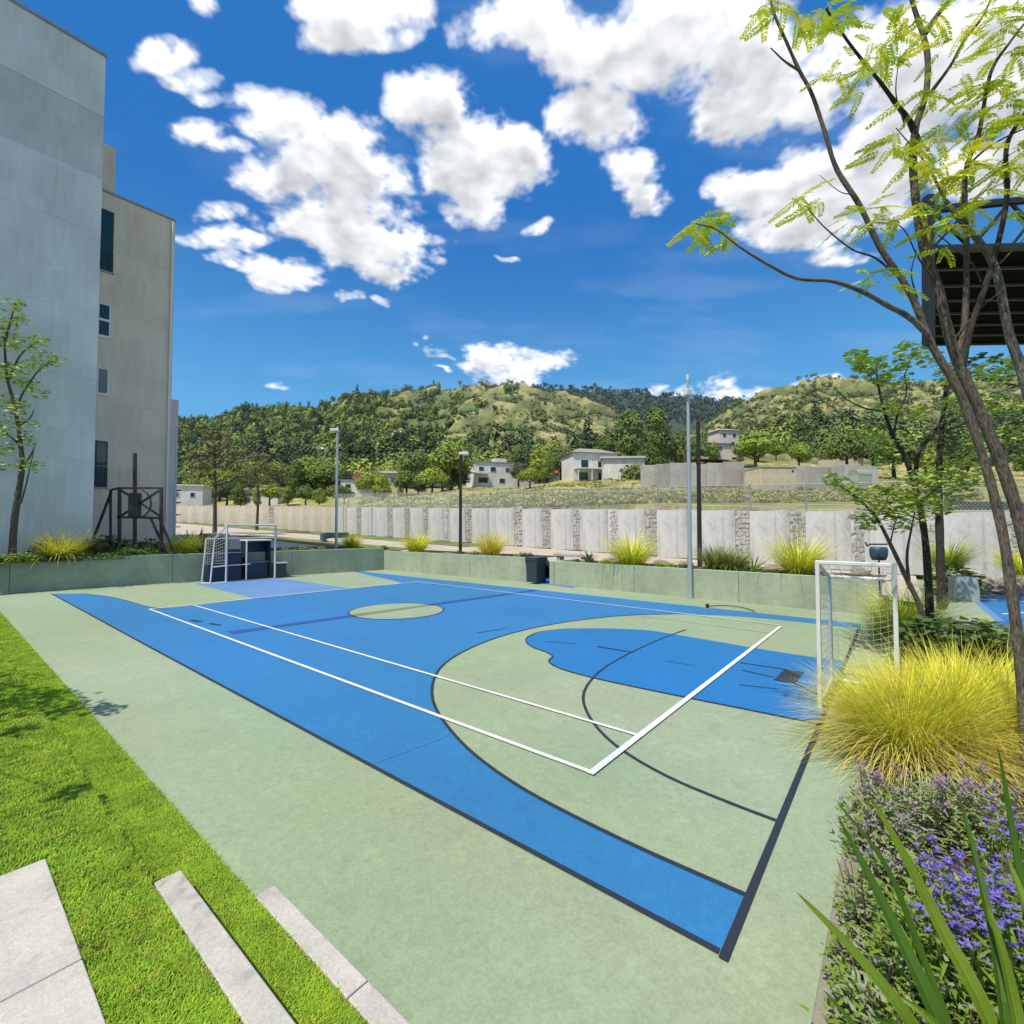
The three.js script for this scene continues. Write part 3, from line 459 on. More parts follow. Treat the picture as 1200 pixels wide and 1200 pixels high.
// ---------------------------------------------------------------- apartment building
{
  const b = thing('apartment_building', 'tall grey rendered apartment block with darker horizontal bands', 'building');
  const uF = 24.53, vE = 1.64, top = 21.75, back = 46, vL = -34;
  const edges = [0, 1, 542, 448, 373, 278, 215, 143].slice(2).map(y => at(117, y, 19.5).y); // floor joints read on the corner
  const ys = [0, ...edges, top];
  for (let k = 0; k < ys.length - 1; k++) { const dark = k === 5; slabUV(uF + (dark ? .012 : 0) + (k % 2) * .004, back, vE - (k % 2) * .004, vL, ys[k] + .001, ys[k + 1] - .001, .01).into('wall', dark ? mat.plasterBand : mat.plasterGrey, b); }
  slabUV(uF - .05, back, vE + .05, vL, top, top + .12, .01).into('parapet_flashing', mat.flashing, b);
  slabUV(uF + 1.3, back - 2, vE + .18, vL, 2, top - 4.6, .01).into('return_wall', mat.plasterGrey, b);
  const w = thing('apartment_wing', 'lower beige rendered wing with narrow windows beside the grey block', 'building');
  const uW = 27.12, vW = 4.92, wt = at(203, 262, 23.6).y, wt2 = wt;
  const yj = [0, ...[560, 485, 400, 320].map(y => at(203, y, 23.6).y), wt];
  for (let k = 0; k < yj.length - 1; k++) slabUV(uW + (k % 2) * .006, 44, vW - (k % 2) * .005, -2, yj[k] + .001, yj[k + 1] - .001, .01).into('wall', mat.plasterBeige, w);
  slabUV(uW - .05, 44, vW + .05, -2, wt2, wt2 + .1, .01).into('parapet_flashing', mat.flashing, w);
  slabUV(uW + .25, 40, 2.58, -2, wt2 + .1, wt2 + 2.4, .01).into('stair_tower', mat.plasterBeige, w);
  // windows: [x0, x1, y0, y1]
  for (const [x0, x1, y0, y1, kind] of [[117, 132, 243, 320, 1], [115, 129, 354, 396, 2], [114, 127, 430, 463, 3], [112, 125, 516, 571, 1]]) {
    const P = (x, y) => { const r = ray(x, y), o = uW, den = r.x * U.x + r.z * U.z, t = (o + ORG.x * U.x + ORG.z * U.z) / den; return v3(r.x * t, CAMH + r.y * t, r.z * t); };
    const a = P(x0, y0), c = P(x1, y1), va = toUV(a.x, a.z)[1], vc = toUV(c.x, c.z)[1], cv = (va + vc) / 2, hw = (vc - va) / 2, cy = (a.y + c.y) / 2, hh = (a.y - c.y) / 2;
    const win = slabUV(uW - .02, uW + .05, cv - hw, cv + hw, cy - hh, cy + hh, .004).into('window', kind === 1 ? mat.frameDark : mat.frameWhite, w);
    const panes = kind === 3 ? 1 : 2; for (let k = 0; k < panes; k++) { const y0p = cy - hh + .06 + k * (2 * hh) / panes, y1p = cy - hh + (k + 1) * 2 * hh / panes - .05; slabUV(uW - .026, uW - .01, cv - hw + .05, cv + hw - .05, y0p, y1p, .002).into('pane', kind === 3 ? mat.glassPale : mat.glass, win); }
    slabUV(uW - .07, uW - .001, cv - hw - .05, cv + hw + .05, cy - hh - .07, cy - hh - .005, .004).into('sill', kind === 1 ? mat.flashing : mat.frameWhite, win);
    if (kind === 1) for (let k = 0; k < 6; k++) slabUV(uW - .10, uW - .08, cv - hw + k * hw * .38, cv - hw + k * hw * .38 + .02, cy - hh, cy - hh + .9, .002).into('balcony_bar', mat.frameDark, win);
  }
  const dp = new MB(); const pb = W(uW - .06, vW - .12); dp.tube([v3(pb.x, 1, pb.z), v3(pb.x, wt - .1, pb.z)], [.045, .045], 8); dp.into('downpipe', mat.frameWhite, w);
  const s = thing('rear_block', 'white stair block with dark railings behind the beige wing', 'building');
  const q0 = W(33, 6.62); slabUV(32.5, 37, 6.75, 2, .5, at(204, 465, 27.5).y, .01).into('wall', mat.wallWhite, s);
  for (let k = 0; k < 9; k++) slabUV(32.4, 33.6, 6.95, 6.76, 2.2 + k * .72, 2.26 + k * .72, .003).into('railing', mat.frameDark, s);
  // steel landing frame in front of the wing
  const g = thing('steel_landing_frame', 'dark rusty steel stair landing with crossed braces and tall post against beige wall', 'railing');
  const D = 19.3, Q = (x, y) => at(x, y, D), dz = U.clone().multiplyScalar(.9);
  const bar = (n, a, c, th = .07) => new MB().bar(a, c, th, th).into(n, mat.iron, g);
  bar('tall_post', Q(158, 531), Q(158, 655), .10); for (const x of [140, 189]) bar('post', Q(x, 572), Q(x, 655), .09);
  bar('top_rail', Q(139, 572), Q(190, 572)); bar('bottom_rail', Q(138, 606), Q(189, 607), .09); bar('brace', Q(141, 574), Q(188, 605)); bar('brace', Q(188, 574), Q(141, 605));
  bar('post', Q(136, 573).add(dz), Q(136, 655).add(dz)); bar('top_rail', Q(139, 572), Q(136, 573).add(dz)); bar('stringer', Q(137, 575).add(dz), Q(112, 640).add(dz)); bar('stringer', Q(186, 606), Q(205, 650)); bar('stringer', Q(176, 606), Q(196, 650));
  new MB().box(Object.values(Q(158, 592)), [.42, 1.0, .25], 0, .06).into('meter_box', mat.frameDark, g);
  const arc = new MB(), pts = []; for (let k = 0; k <= 14; k++) { const a = lerp(-1.2, 1.2, k / 14); pts.push(Q(160 + 17 * Math.cos(a), 590 + 17 * Math.sin(a))); } arc.tube(pts, pts.map(() => .03), 6); arc.into('hoop', mat.iron, g);
}
console.log('building done');

// ---------------------------------------------------------------- goals, shelter, bin, poles
function netPanel(mb, a, b, c, d, step, th, sag = 0) {        // wires between the edges a-b and d-c (a-d and b-c are the sides)
  const L1 = a.distanceTo(b), L2 = a.distanceTo(d), n1 = Math.max(2, Math.round(L1 / step)), n2c = Math.max(2, Math.round(L2 / step));
  const P = (s, t) => { const p = a.clone().lerp(b, s).lerp(d.clone().lerp(c, s), t); p.y -= sag * Math.sin(s * Math.PI) * Math.sin(t * Math.PI); return p; };
  for (let i = 0; i <= n1; i++) for (let k = 0; k < 6; k++) mb.bar(P(i / n1, k / 6), P(i / n1, (k + 1) / 6), th);
  for (let j = 0; j <= n2c; j++) for (let k = 0; k < 6; k++) mb.bar(P(k / 6, j / n2c), P((k + 1) / 6, j / n2c), th);
}
{ // near goal, turned so that its mouth faces the near side line
  const g = thing('football_goal', 'white steel football goal with net, standing behind the golden grass', 'goal');
  const u0 = .06, v0 = 4.28, wd = .74, h = 1.77, bar = (n, a, b, w) => new MB().tube([a, b], [w / 2, w / 2], 10).into(n, mat.steelWhite, g);
  const A = W(u0, v0), A1 = W(u0, v0, h), B = W(u0 - wd, v0), B1 = W(u0 - wd, v0, h), R = W(u0, v0 + 1.35), R1 = W(u0 - .02, v0 + 1.02, 1.52), S = W(u0 - wd, v0 + 1.35), S1 = W(u0 - wd + .02, v0 + 1.02, 1.52);
  new MB().box([A.x, h / 2, A.z], [.046, h, .046], ROT, .010).into('post', mat.steelWhite, g); new MB().box([B.x, h / 2, B.z], [.046, h, .046], ROT, .010).into('post', mat.steelWhite, g);
  const c = A1.clone().lerp(B1, .5); new MB().box([c.x, h + .001, c.z], [wd + .046, .048, .048], ROT, .012).into('crossbar', mat.steelWhite, g);
  bar('rear_post', R, R1, .045); bar('rear_post', S, S1, .045); bar('rear_bar', R1, S1, .045); bar('top_stay', A1, R1, .045); bar('top_stay', B1, S1, .045); bar('base_bar', A.clone().setY(.03), R.clone().setY(.03), .045); bar('base_bar', B.clone().setY(.03), S.clone().setY(.03), .045); bar('base_bar', R.clone().setY(.03), S.clone().setY(.03), .045);
  const m = new MB(); netPanel(m, R1, S1, S.clone().setY(.04), R.clone().setY(.04), .075, .0028, .12); netPanel(m, A1, B1, S1, R1, .1, .003, .1); netPanel(m, A1, R1, R.clone().setY(.04), A.clone().setY(.04), .1, .003); netPanel(m, B1, S1, S.clone().setY(.04), B.clone().setY(.04), .1, .003);
  m.into('net', mat.net, g).userData.kind = 'stuff';
}
{ // far goal
  const g = thing('football_goal', 'white football goal with slanted rear legs in front of the shaded wall', 'goal');
  const bar = (n, a, b, w = .08) => new MB().tube([a, b], [w / 2, w / 2], 10).into(n, mat.steelWhite, g);
  const gu = 20.35, va = 5.07, vb = 7.0, h = 2.3, A = W(gu, va), B = W(gu, vb), A1 = W(gu, va, h), B1 = W(gu, vb, h), R = W(gu + .35, va - .75), R0 = W(gu + .05, va - .55), K = W(gu + .25, va - .35, 1.75), K2 = W(gu + .35, va - .62, 1.75);
  bar('post', A, A1); bar('post', B, B1); bar('crossbar', A1, B1);
  bar('top_stay', A1, K, .06); bar('side_bar', K, K2, .05); bar('rear_leg', K2, R, .06); bar('rear_leg', K, R0, .06); bar('base_bar', R, R0, .06); bar('base_bar', R0, A, .05); bar('side_bar', W(gu + .1, va - .45, .62), W(gu, va, .66), .05); bar('rear_bar', W(gu, va, .66), W(gu + .1, va + .95, .66), .04);
  const K3 = W(gu + .3, vb + .2, 1.75); bar('top_stay', B1, K3, .05); bar('rear_bar', K2, K3, .035);
  const m = new MB(); netPanel(m, K2, A1, W(gu, va, .75), W(gu + .2, va - .68, .75), .09, .006); m.into('net', mat.net, g).userData.kind = 'stuff';
}
{ // dark shelter and boxes by the wall
  const g = thing('players_shelter', 'small navy players shelter with a bench seat behind the far goal', 'shelter');
  const b = (n, u0, u1, v0, v1, y0, y1, m, r = .01) => slabUV(u0, u1, v0, v1, y0, y1, r).into(n, m, g);
  const u = 20.6; b('back_panel', u + .62, u + .66, 5.95, 6.93, .05, 1.62, mat.navy); b('side_panel', u, u + .62, 5.95, 5.99, .05, 1.62, mat.navy); b('side_panel', u, u + .62, 6.89, 6.93, .05, 1.62, mat.navy); b('roof_panel', u - .05, u + .7, 5.92, 6.96, 1.62, 1.67, mat.frameWhite); b('seat', u + .05, u + .6, 6.0, 6.88, .68, .75, mat.navySeat); b('seat_base', u + .12, u + .6, 6.0, 6.88, .02, .67, mat.navy); b('front_post', u - .04, u + .01, 5.9, 5.95, 0, 1.62, mat.frameWhite);
  const c = thing('storage_box', 'long black storage box between the far goal post and the shelter', 'box'); slabUV(20.72, 21.2, 4.55, 5.8, .0, 1.08, .02).into('body', mat.navy, c); slabUV(20.69, 21.22, 4.52, 5.83, 1.08, 1.14, .015).into('lid', mat.navy, c);
  const d = thing('storage_box', 'small dark box with a pale lid beside the shelter', 'box'); slabUV(20.35, 20.75, 7.1, 7.5, .0, .62, .02).into('body', mat.bin, d); slabUV(20.3, 20.8, 7.05, 7.55, .62, .67, .012).into('lid', mat.frameWhite, d);
}
{ // wheeled bin in the opening of the planter wall
  const g = thing('wheeled_bin', 'dark grey green wheeled bin standing in the gap of the planter wall', 'bin', W(10.42, 12.58), ROT);
  const body = (w0, w1, d0, d1, h0, h1) => { const m = new MB(), q = (w, d, y) => [v3(-w, y, -d), v3(w, y, -d), v3(w, y, d), v3(-w, y, d)], a = q(w0, d0, h0), b = q(w1, d1, h1); for (let k = 0; k < 4; k++) m.quad(a[k], b[k], b[(k + 1) % 4], a[(k + 1) % 4]); m.quad(b[0], b[3], b[2], b[1]); return m; };
  body(.20, .28, .24, .34, .06, .93).into('body', mat.bin, g); new MB().box([0, .93, 0], [.60, .05, .72], 0, .02).into('rim', mat.bin, g); new MB().box([0, 1.0, .0], [.58, .09, .70], 0, .035).into('lid', mat.bin, g); new MB().bar(v3(-.25, .99, .42), v3(.25, .99, .42), .03, .03, 8).into('handle', mat.frameDark, g);
  for (const s of [-1, 1]) { const w = mesh('wheel', new THREE.CylinderGeometry(.1, .1, .05, 16), mat.frameDark, g); w.rotation.z = Math.PI / 2; w.position.set(s * .2, .1, .26); }
  const s = thing('steel_bracket', 'bent black steel strut beside the wheeled bin', 'bracket'); new MB().tube([W(10.05, 12.75, .98), W(9.95, 12.78, .8), W(9.85, 12.78, .45), W(9.8, 12.78, .08)], [.04, .05, .04, .03], 8).into('strut', mat.frameDark, s);
  const t = thing('stone_bench', 'low stone bench behind the wheeled bin', 'bench', W(10.0, 14.6, .25), ROT); new MB().box([0, .78, 0], [1.7, .12, .45], 0, .02).into('seat', mat.concrete, t); for (const x of [-.6, .6]) new MB().box([x, .36, 0], [.18, .72, .35], 0, .02).into('leg', mat.concrete, t);
}
{ // posts: light pole at the court edge and others behind
  const g = thing('light_pole', 'tall pale galvanised pole with small fitting standing on the court edge', 'pole', onGround(809, 701)); const h = 6.85;
  new MB().tube([v3(0, 0, 0), v3(0, 3, 0), v3(0, h, 0)], [.075, .065, .042], 14).into('shaft', mat.steelGalv, g); new MB().box([0, .012, 0], [.26, .024, .26], .3, .006).into('base_plate', mat.steelGalv, g);
  for (const [x, z] of [[.1, .1], [-.1, .1], [.1, -.1], [-.1, -.1]]) { const b = mesh('bolt', new THREE.CylinderGeometry(.012, .012, .05, 6), mat.steelGalv, g); b.position.set(x, .04, z); }
  new MB().box([-.02, h - .42, .05], [.24, .2, .16], .4, .03).into('fitting', mat.steelWhite, g); new MB().bar(v3(-.16, h - .30, 0), v3(.16, h - .55, 0), .05, .05).into('bracket', mat.steelWhite, g); new MB().tube([v3(0, h, 0), v3(.0, h + .16, 0)], [.05, .05], 10).into('cap', mat.steelWhite, g);
  new MB().box([0, 1.25, -.09], [.1, .22, .06], 0, .01).into('junction_box', mat.steelGalv, g);
  const pole = (name, label, x, yt, yb, D, r, m, lamp) => { const b = at(x, yb, D), t = at(x, yt, D); b.y -= .6; const p = thing(name, label, 'pole', b); const H = t.y - b.y; new MB().tube([v3(0, 0, 0), v3(0, H, 0)], [r, r * .75], 12).into('shaft', m, p); if (lamp) { new MB().box([.16 * lamp, H - .2, 0], [.5, .16, .25], 0, .04).into('lamp_head', mat.steelWhite, p); new MB().bar(v3(0, H - .35, 0), v3(.2 * lamp, H - .2, 0), .05, .05, 6).into('arm', m, p); } else new MB().tube([v3(0, H, 0), v3(0, H + .06, 0)], [r * .9, r * .5], 10).into('cap', m, p); return p; };
  pole('yard_pole', 'thin pale pole with a white floodlight behind the end planter corner', 394, 500, 632, 27, .085, mat.steelGalv, -1);
  pole('yard_pole', 'black lamp post between the yellow grasses of the side planter', 539.5, 527, 640, 24, .085, mat.steelBlack, 1);
  pole('yard_pole', 'black post without lamp close beside the pale light pole', 820, 496, 650, 17.2, .085, mat.steelBlack, 0);
  pole('yard_pole', 'thin galvanised mast at the corner of the beige wing', 204.5, 500, 618, 22.5, .045, mat.steelGalv, 0);
  // drain stub on court
  const s = onGround(829, 713); const st = thing('court_socket', 'short brown net post stub on the court edge below the light pole', 'socket', s); new MB().tube([v3(0, 0, 0), v3(0, .12, 0)], [.05, .045], 12).into('sleeve', mat.iron, st); new MB().box([0, .006, 0], [.16, .012, .16], .2, .003).into('plate', mat.steelGalv, st);
  const cb = new MB(), cp = [[829, 712], [850, 711], [868, 713], [885, 718]].map(q => onGround(q[0], q[1]).setY(.035)); cb.tube(new THREE.CatmullRomCurve3(cp).getPoints(16), Array(17).fill(.012), 6); tag(cb.into('cable', mat.frameDark), 'thin dark cable trailing from the post stub to the wall', 'cable');
}
{ // small dark blue litter bin on a thin post and the wall end by the neighbouring court
  const b = at(1030, 660, 11), p = thing('litter_bin', 'small dark blue litter bin on a thin post behind the goal', 'bin', v3(b.x, 0, b.z)); const y = at(1030, 648, 11).y;
  new MB().tube([v3(0, 0, 0), v3(0, y - .1, 0)], [.02, .02], 8).into('post', mat.frameDark, p);
  const body = new THREE.LatheGeometry([[0, -.24], [.17, -.24], [.22, -.1], [.23, .1], [.2, .2], [.17, .2], [.18, -.2], [0, -.2]].map(q => new THREE.Vector2(...q)), 20); const bm = mesh('body', body, M([.03, .06, .10], .5), p); bm.position.y = y; bm.scale.set(.8, .68, .7);
  new MB().tube([v3(-.3, y + .25, 0), v3(-.26, y + .16, 0), v3(-.2, y + .2, 0), v3(.2, y + .2, 0)], [.015, .02, .02, .02], 6).into('handle', mat.frameDark, p);
  const s = thing('rounded_wall_end', 'pale grey green rounded wall end beside the neighbouring blue court', 'wall'); const shp = new THREE.Shape(); shp.moveTo(-.42, 0); shp.lineTo(-.42, .72); shp.quadraticCurveTo(-.4, .86, -.25, .86); shp.lineTo(.2, .86); shp.quadraticCurveTo(.42, .84, .42, .5); shp.lineTo(.42, 0);
  const ge = new THREE.ExtrudeGeometry(shp, { depth: .9, bevelEnabled: true, bevelSize: .015, bevelThickness: .015, bevelSegments: 2 }); const sm = mesh('wall_panel', ge, M([.36, .42, .38], .8, { map: T.concrete }), s); s.position.copy(onGround(1124, 702)); s.rotation.y = -.35; s.scale.set(.6, .82, .6);
}
{ // dark steel canopy beyond the right-hand trees
  const g = thing('steel_canopy', 'black steel roof canopy with open truss rising behind the feathery tree', 'canopy');
  const D = 20, K = 20 / 11, Q = (x, y, d = D) => at(x, y, d), bar = (n, a, b, w = .09) => new MB().bar(a, b, w * K, w * K).into(n, mat.steelBlack, g);
  const dd = d => D + d;
  bar('hanging_post', Q(1088, 408), Q(1088, 230), .17);
  const topL = Q(1092, 246), topR = v3(topL.x + 16, topL.y + 1.3, topL.z + .7), loL = Q(1092, 292), loR = v3(loL.x + 16, loL.y, loL.z + .7);
  bar('top_chord', topL, topR, .13); bar('bottom_chord', loL, loR, .13);
  for (let k = 0; k < 5; k++) { const a = k / 5, b = (k + .5) / 5, c = (k + 1) / 5, P = t => topL.clone().lerp(topR, t), R = t => loL.clone().lerp(loR, t); bar('diagonal', P(a), R(b), .06); bar('diagonal', R(b), P(c), .06); bar('diagonal', R(a), P(b), .05); }
  // roof boards seen from below, running along the truss, with purlins under them
  const bl = Q(1091, 406, 30.7), n = 14; bl.y = loL.y + .05; const br = v3(bl.x + 18, bl.y, bl.z + .7);
  for (let k = 0; k < n; k++) { const t0 = k / n, t1 = (k + .97) / n, a0 = loL.clone().lerp(bl, t0), a1 = loL.clone().lerp(bl, t1), b0 = loR.clone().lerp(br, t0), b1 = loR.clone().lerp(br, t1), e = v3(0, .09, 0), m = new MB(); m.quad(a0, a1, b1, b0); m.quad(a0.clone().add(e), b0.clone().add(e), b1.clone().add(e), a1.clone().add(e)); m.quad(a0, b0, b0.clone().add(e), a0.clone().add(e)); m.quad(a1, a1.clone().add(e), b1.clone().add(e), b1); m.quad(a0, a0.clone().add(e), a1.clone().add(e), a1); m.into('roof_board', mat.canopy, g); if (k % 2) new MB().bar(a1.clone().add(v3(0, -.07, 0)), b1.clone().add(v3(0, -.07, 0)), .11, .11).into('purlin', mat.canopyLine, g); }
  for (const [dx, dz] of [[11, -1.5], [11, -8.5]]) bar('column', v3(loL.x + dx + 2.5, 0, loL.z + dz), v3(loL.x + dx + 2.5, loL.y, loL.z + dz), .22);
}
console.log('objects done');

// ---------------------------------------------------------------- houses and walls on the slope
function house(name, label, c, w, d, h, turn, wallM, roof, roofM, wins = [], extra) {
  const o = thing(name, label, 'house', c, turn);
  new MB().box([0, h / 2 - 1, 0], [w, h + 2, d], 0).into('wall', wallM, o);
  if (roof === 'flat') { new MB().box([0, h + .1, 0], [w + .5, .22, d + .5], 0, .03).into('roof', roofM, o); }
  else { const m = new MB(), e = .5, rh = roof === 'shed' ? .9 : Math.min(h * .38, w * .14), a = v3(-w / 2 - e, h, d / 2 + e), b = v3(w / 2 + e, h, d / 2 + e), c2 = v3(w / 2 + e, h, -d / 2 - e), dd = v3(-w / 2 - e, h, -d / 2 - e), i = roof === 'hip' ? w * .3 : 0, r0 = v3(-w / 2 - e + i, h + rh, 0), r1 = v3(w / 2 + e - i, h + rh, 0); m.quad(a, b, r1, r0); m.quad(c2, dd, r0, r1); m.tri(b, c2, r1); m.tri(dd, a, r0); m.quad(a.clone().setY(h - .02), dd.clone().setY(h - .02), c2.clone().setY(h - .02), b.clone().setY(h - .02)); m.into('roof', roofM, o); }
  for (const [x, y, ww, hh] of wins) { const f = new MB().box([x, y, d / 2 + .02], [ww, hh, .1], 0).into('window', mat.frameWhite, o); new MB().box([x, y, d / 2 + .06], [ww - .16, hh - .16, .06], 0).into('pane', mat.glass, f); }
  if (extra) extra(o); return o;
}
const base = (x, y, D) => at(x, y, D);
{
  let c = base(574, 571, 124); house('hillside_house', 'two storey white flat roofed house with dark windows on the slope', c, 10.5, 8, 5.9, .35, mat.wallWhite, 'flat', mat.roofGrey, [[-3.5, 4.2, 1.4, 1.2], [-.4, 4.2, 1.5, 1.3], [3.4, 4.2, 1.2, 1.2], [-3, 1.4, 2.6, 1.5], [2, 1.4, 1.6, 1.3]], o => { new MB().box([2.8, 6.9, -1], [3.2, 1.4, 3], 0).into('roof_room', mat.wallWhite, o); new MB().box([-4.2, 3.0, 4.7], [4.5, .2, 1.6], 0).into('balcony', mat.wallWhite, o); });
  c = base(421, 577, 118); house('hillside_house', 'small white house with red upper wall among trees left of the black lamp post', c, 7.5, 6, 2.6, .1, mat.wallWhite, 'flat', mat.roofGrey, [[-2, 1.3, 1.4, 1.1], [1.5, 1.3, 1.6, 1.1]], o => new MB().box([1.4, 3.6, -.5], [4.6, 2.0, 4], 0).into('upper_wall', mat.redWall, o));
  c = base(628, 569, 112); house('hillside_house', 'low grey house with red roof below the two storey white house', c, 9.5, 6, 2.5, -.15, M([.40, .42, .44], .85, { map: T.plaster }), 'gable', mat.redWall, [[-3, 1.3, 1.4, 1], [0, 1.3, 1.8, 1.1], [3, 1.3, 1.2, 1]]);
  c = base(690, 566, 106); house('hillside_house', 'white house with a grey hipped roof and shaded veranda', c, 10.2, 7, 6.2, .25, mat.wallWhite, 'hip', mat.roofGrey, [[-2.5, 3.8, 1.8, 1.8], [1.5, 3.8, 2.0, 1.6], [-2.8, 1.1, 2.4, 1.8], [1.2, 1.1, 1.2, 1.8]], o => { new MB().box([0, 2.6, 4.4], [9.8, .18, 2], 0).into('veranda_floor', mat.wallWhite, o); for (const x of [-4.6, -1.5, 1.5, 4.6]) new MB().box([x, 1.3, 5.2], [.2, 2.5, .2], 0).into('veranda_post', mat.wallWhite, o); });
  c = base(729, 564, 100); house('hillside_house', 'plain white gable fronted shed with sloping grey roof', c, 8.2, 6, 4.4, -.1, mat.wallWhite, 'shed', mat.roofGrey, [[2.2, 1.9, .9, 1.0]]);
  c = base(848, 530, 150); house('hillside_house', 'pink two storey house beside the wide flat crowned tree', c, 7.0, 6, 6.4, .2, mat.wallPink, 'hip', mat.wallPink, [[-1.8, 4.8, 1.3, 1.3], [1.6, 4.8, 1.3, 1.3], [1, 2.2, 1.6, 1.4]]);
  c = base(828, 532, 142); house('hillside_house', 'low house with broad brown tiled roof in front of the pink house', c, 12, 7, 2.6, .2, mat.wallPink, 'hip', mat.roofBrown, [[-3, 1.2, 1.6, 1.2], [2, 1.2, 1.6, 1.2]]);
  c = base(222, 592, 84); house('hillside_house', 'small plain white box house at the edge of the beige wing', c, 5.4, 5, 3.2, .3, mat.wallWhite, 'flat', mat.wallWhite, [[-1.2, 1.7, .8, .9], [1.2, 1.7, .8, .9]]);
  c = base(312, 586, 100); house('hillside_house', 'long low white house with grey gable roof behind the bare pines', c, 6.4, 5, 1.9, .1, mat.wallWhite, 'gable', mat.roofGrey, [[-2, 1, 1.1, .8], [1.2, 1, 1.4, .8]]);
  for (const [x, y, D, l, rm, ww] of [[270, 517, 330, 'far tan roofed house in the forest above the pines', mat.tuff, 13], [333, 519, 340, 'far cream house half hidden by hillside forest', mat.wallCream, 15], [372, 510, 380, 'far pale house high in the hillside forest', mat.wallWhite, 17], [468, 510, 400, 'far cream house below the grassy crest', mat.wallCream, 14], [300, 548, 260, 'far pale house on the lower forest slope', mat.wallWhite, 9], [1010, 500, 330, 'far cream house on the right hand hill', mat.wallCream, 9]]) house('distant_house', l, base(x, y, D).setY(groundAt(base(x, y, D).x, -D) + 2), ww, 9, 5, (x % 7) * .1, mat.wallCream, 'hip', rm, [[-2, 2.5, 1.6, 1.4], [2, 2.5, 1.6, 1.4]]);
  c = base(652, 562, 126); house('hillside_house', 'small white house with brown roof between the red roofed and veranda houses', c, 6.5, 6, 3.2, .3, mat.wallWhite, 'hip', mat.roofBrown, [[-1.6, 1.7, 1.2, 1.1], [1.4, 1.7, 1.2, 1.1]]);
  c = base(608, 566, 140); house('hillside_house', 'cream house with tiled roof right behind the two storey white house', c, 8, 6, 4.6, -.2, mat.wallCream, 'gable', mat.terra, [[-2.2, 3.1, 1.2, 1.1], [1.8, 3.1, 1.2, 1.1], [0, 1.1, 1.4, 1.2]]);
  c = base(455, 572, 132); house('hillside_house', 'pale cream house peeping through trees left of the black lamp post', c, 7, 6, 3.8, .2, mat.wallCream, 'hip', mat.roofGrey, [[-2, 2, 1.2, 1.1], [1.4, 2, 1.4, 1.1]]);
  c = base(985, 546, 110); house('hillside_house', 'low tan house behind the arched tank', c, 7, 5, 2.6, .1, mat.tuff, 'shed', mat.roofGrey, [[-2, 1.4, 1.1, 1], [1.4, 1.4, 1.1, 1]]);
  for (const [x, y, D, rgb, label] of [[512, 571, 138, [.10, .18, .34], 'small blue parked car on the track behind the fence'], [527, 571, 138, [.7, .7, .68], 'small white parked car on the track behind the fence']]) { const cr = thing('parked_car', label, 'car', base(x, y, D), .3), pm = M(rgb, .3, { phys: 1, clearcoat: 1 }); const sh1 = new THREE.Shape([[-2, .35], [2, .35], [2.05, .8], [1.2, .95], [.7, 1.45], [-1, 1.48], [-1.7, .98], [-2.05, .85]].map(q => new THREE.Vector2(...q))); const bg = new THREE.ExtrudeGeometry(sh1, { depth: 1.6, bevelEnabled: true, bevelSize: .05, bevelThickness: .05, bevelSegments: 2 }); bg.translate(0, 0, -.8); mesh('body', bg, pm, cr); for (const z of [-.87, .87]) { new MB().box([-.15, 1.2, z], [1.5, .36, .02], 0).into('window', mat.glass, cr); for (const q of [-1.25, 1.25]) { const wg = mesh('wheel', new THREE.CylinderGeometry(.33, .33, .2, 16), mat.frameDark, cr); wg.rotation.x = Math.PI / 2; wg.position.set(q, .33, z * .9); } } }
  // upper retaining wall: panels of varied concrete
  const rw = thing('upper_retaining_wall', 'weathered concrete panel wall on the grassy bank above the boundary wall', 'wall'); const D0 = 76; let k = 0; const r = rng(9);
  for (let x = 612; x < 1010;) { const w = 14 + r() * 16, yb = lerp(566, 558, (x - 612) / 400) + (x > 850 ? 6 : 0), D = D0 - (x - 612) * .03, a = at(x, yb, D), b = at(x + w, yb, D), yt = at(x, yb - 18 - (k % 3), D).y; if (x > 745 || x < 660) if (x > 748) new MB().box([(a.x + b.x) / 2, (a.y + yt) / 2 - .5, -D], [b.x - a.x - .03, yt - a.y + 1, .25 + r() * .08], 0, .02).into('wall_panel', [mat.oldWall, mat.oldWall2, mat.concrete, mat.oldWall][k++ % 4], rw); x += w; }
  const bs = thing('block_store', 'square tan tuff block store against the concrete wall', 'shed', at(902, 570, 66), .05); new MB().box([0, .9, 0], [4.9, 3.0, 4], 0, .03).into('wall', mat.tuff, bs); new MB().box([0, 2.45, 0], [5.05, .12, 4.2], 0, .02).into('roof', mat.concrete, bs); new MB().box([2.0, 1.9, 2.02], [.25, .25, .06], 0).into('vent', mat.frameDark, bs);
  const gh = thing('arched_tank', 'green grey arched tank shed on the bank behind the trees', 'shed', at(1008, 566, 58), .2); const ag = new THREE.CylinderGeometry(.75, .75, 2.0, 20, 1, false, 0, Math.PI); ag.rotateZ(Math.PI / 2); ag.rotateX(-Math.PI / 2 * 0); mesh('shell', ag, M([.24, .27, .22], .8), gh).position.y = .9; new MB().box([0, .3, 0], [2.0, 1.3, 1.45], 0).into('wall', M([.30, .36, .28], .8), gh);
  const kb = thing('concrete_kerb', 'long pale concrete kerb crossing the dry grass bank', 'kerb'); for (let q = 0; q < 10; q++) { const a = at(670 + q * 26, lerp(577, 573, q / 10), 62), b = at(670 + q * 26 + 25.6, lerp(577, 573, (q + 1) / 10), 62); new MB().bar(a, b, .3, .3).into('kerb_stone', mat.oldWall, kb); }
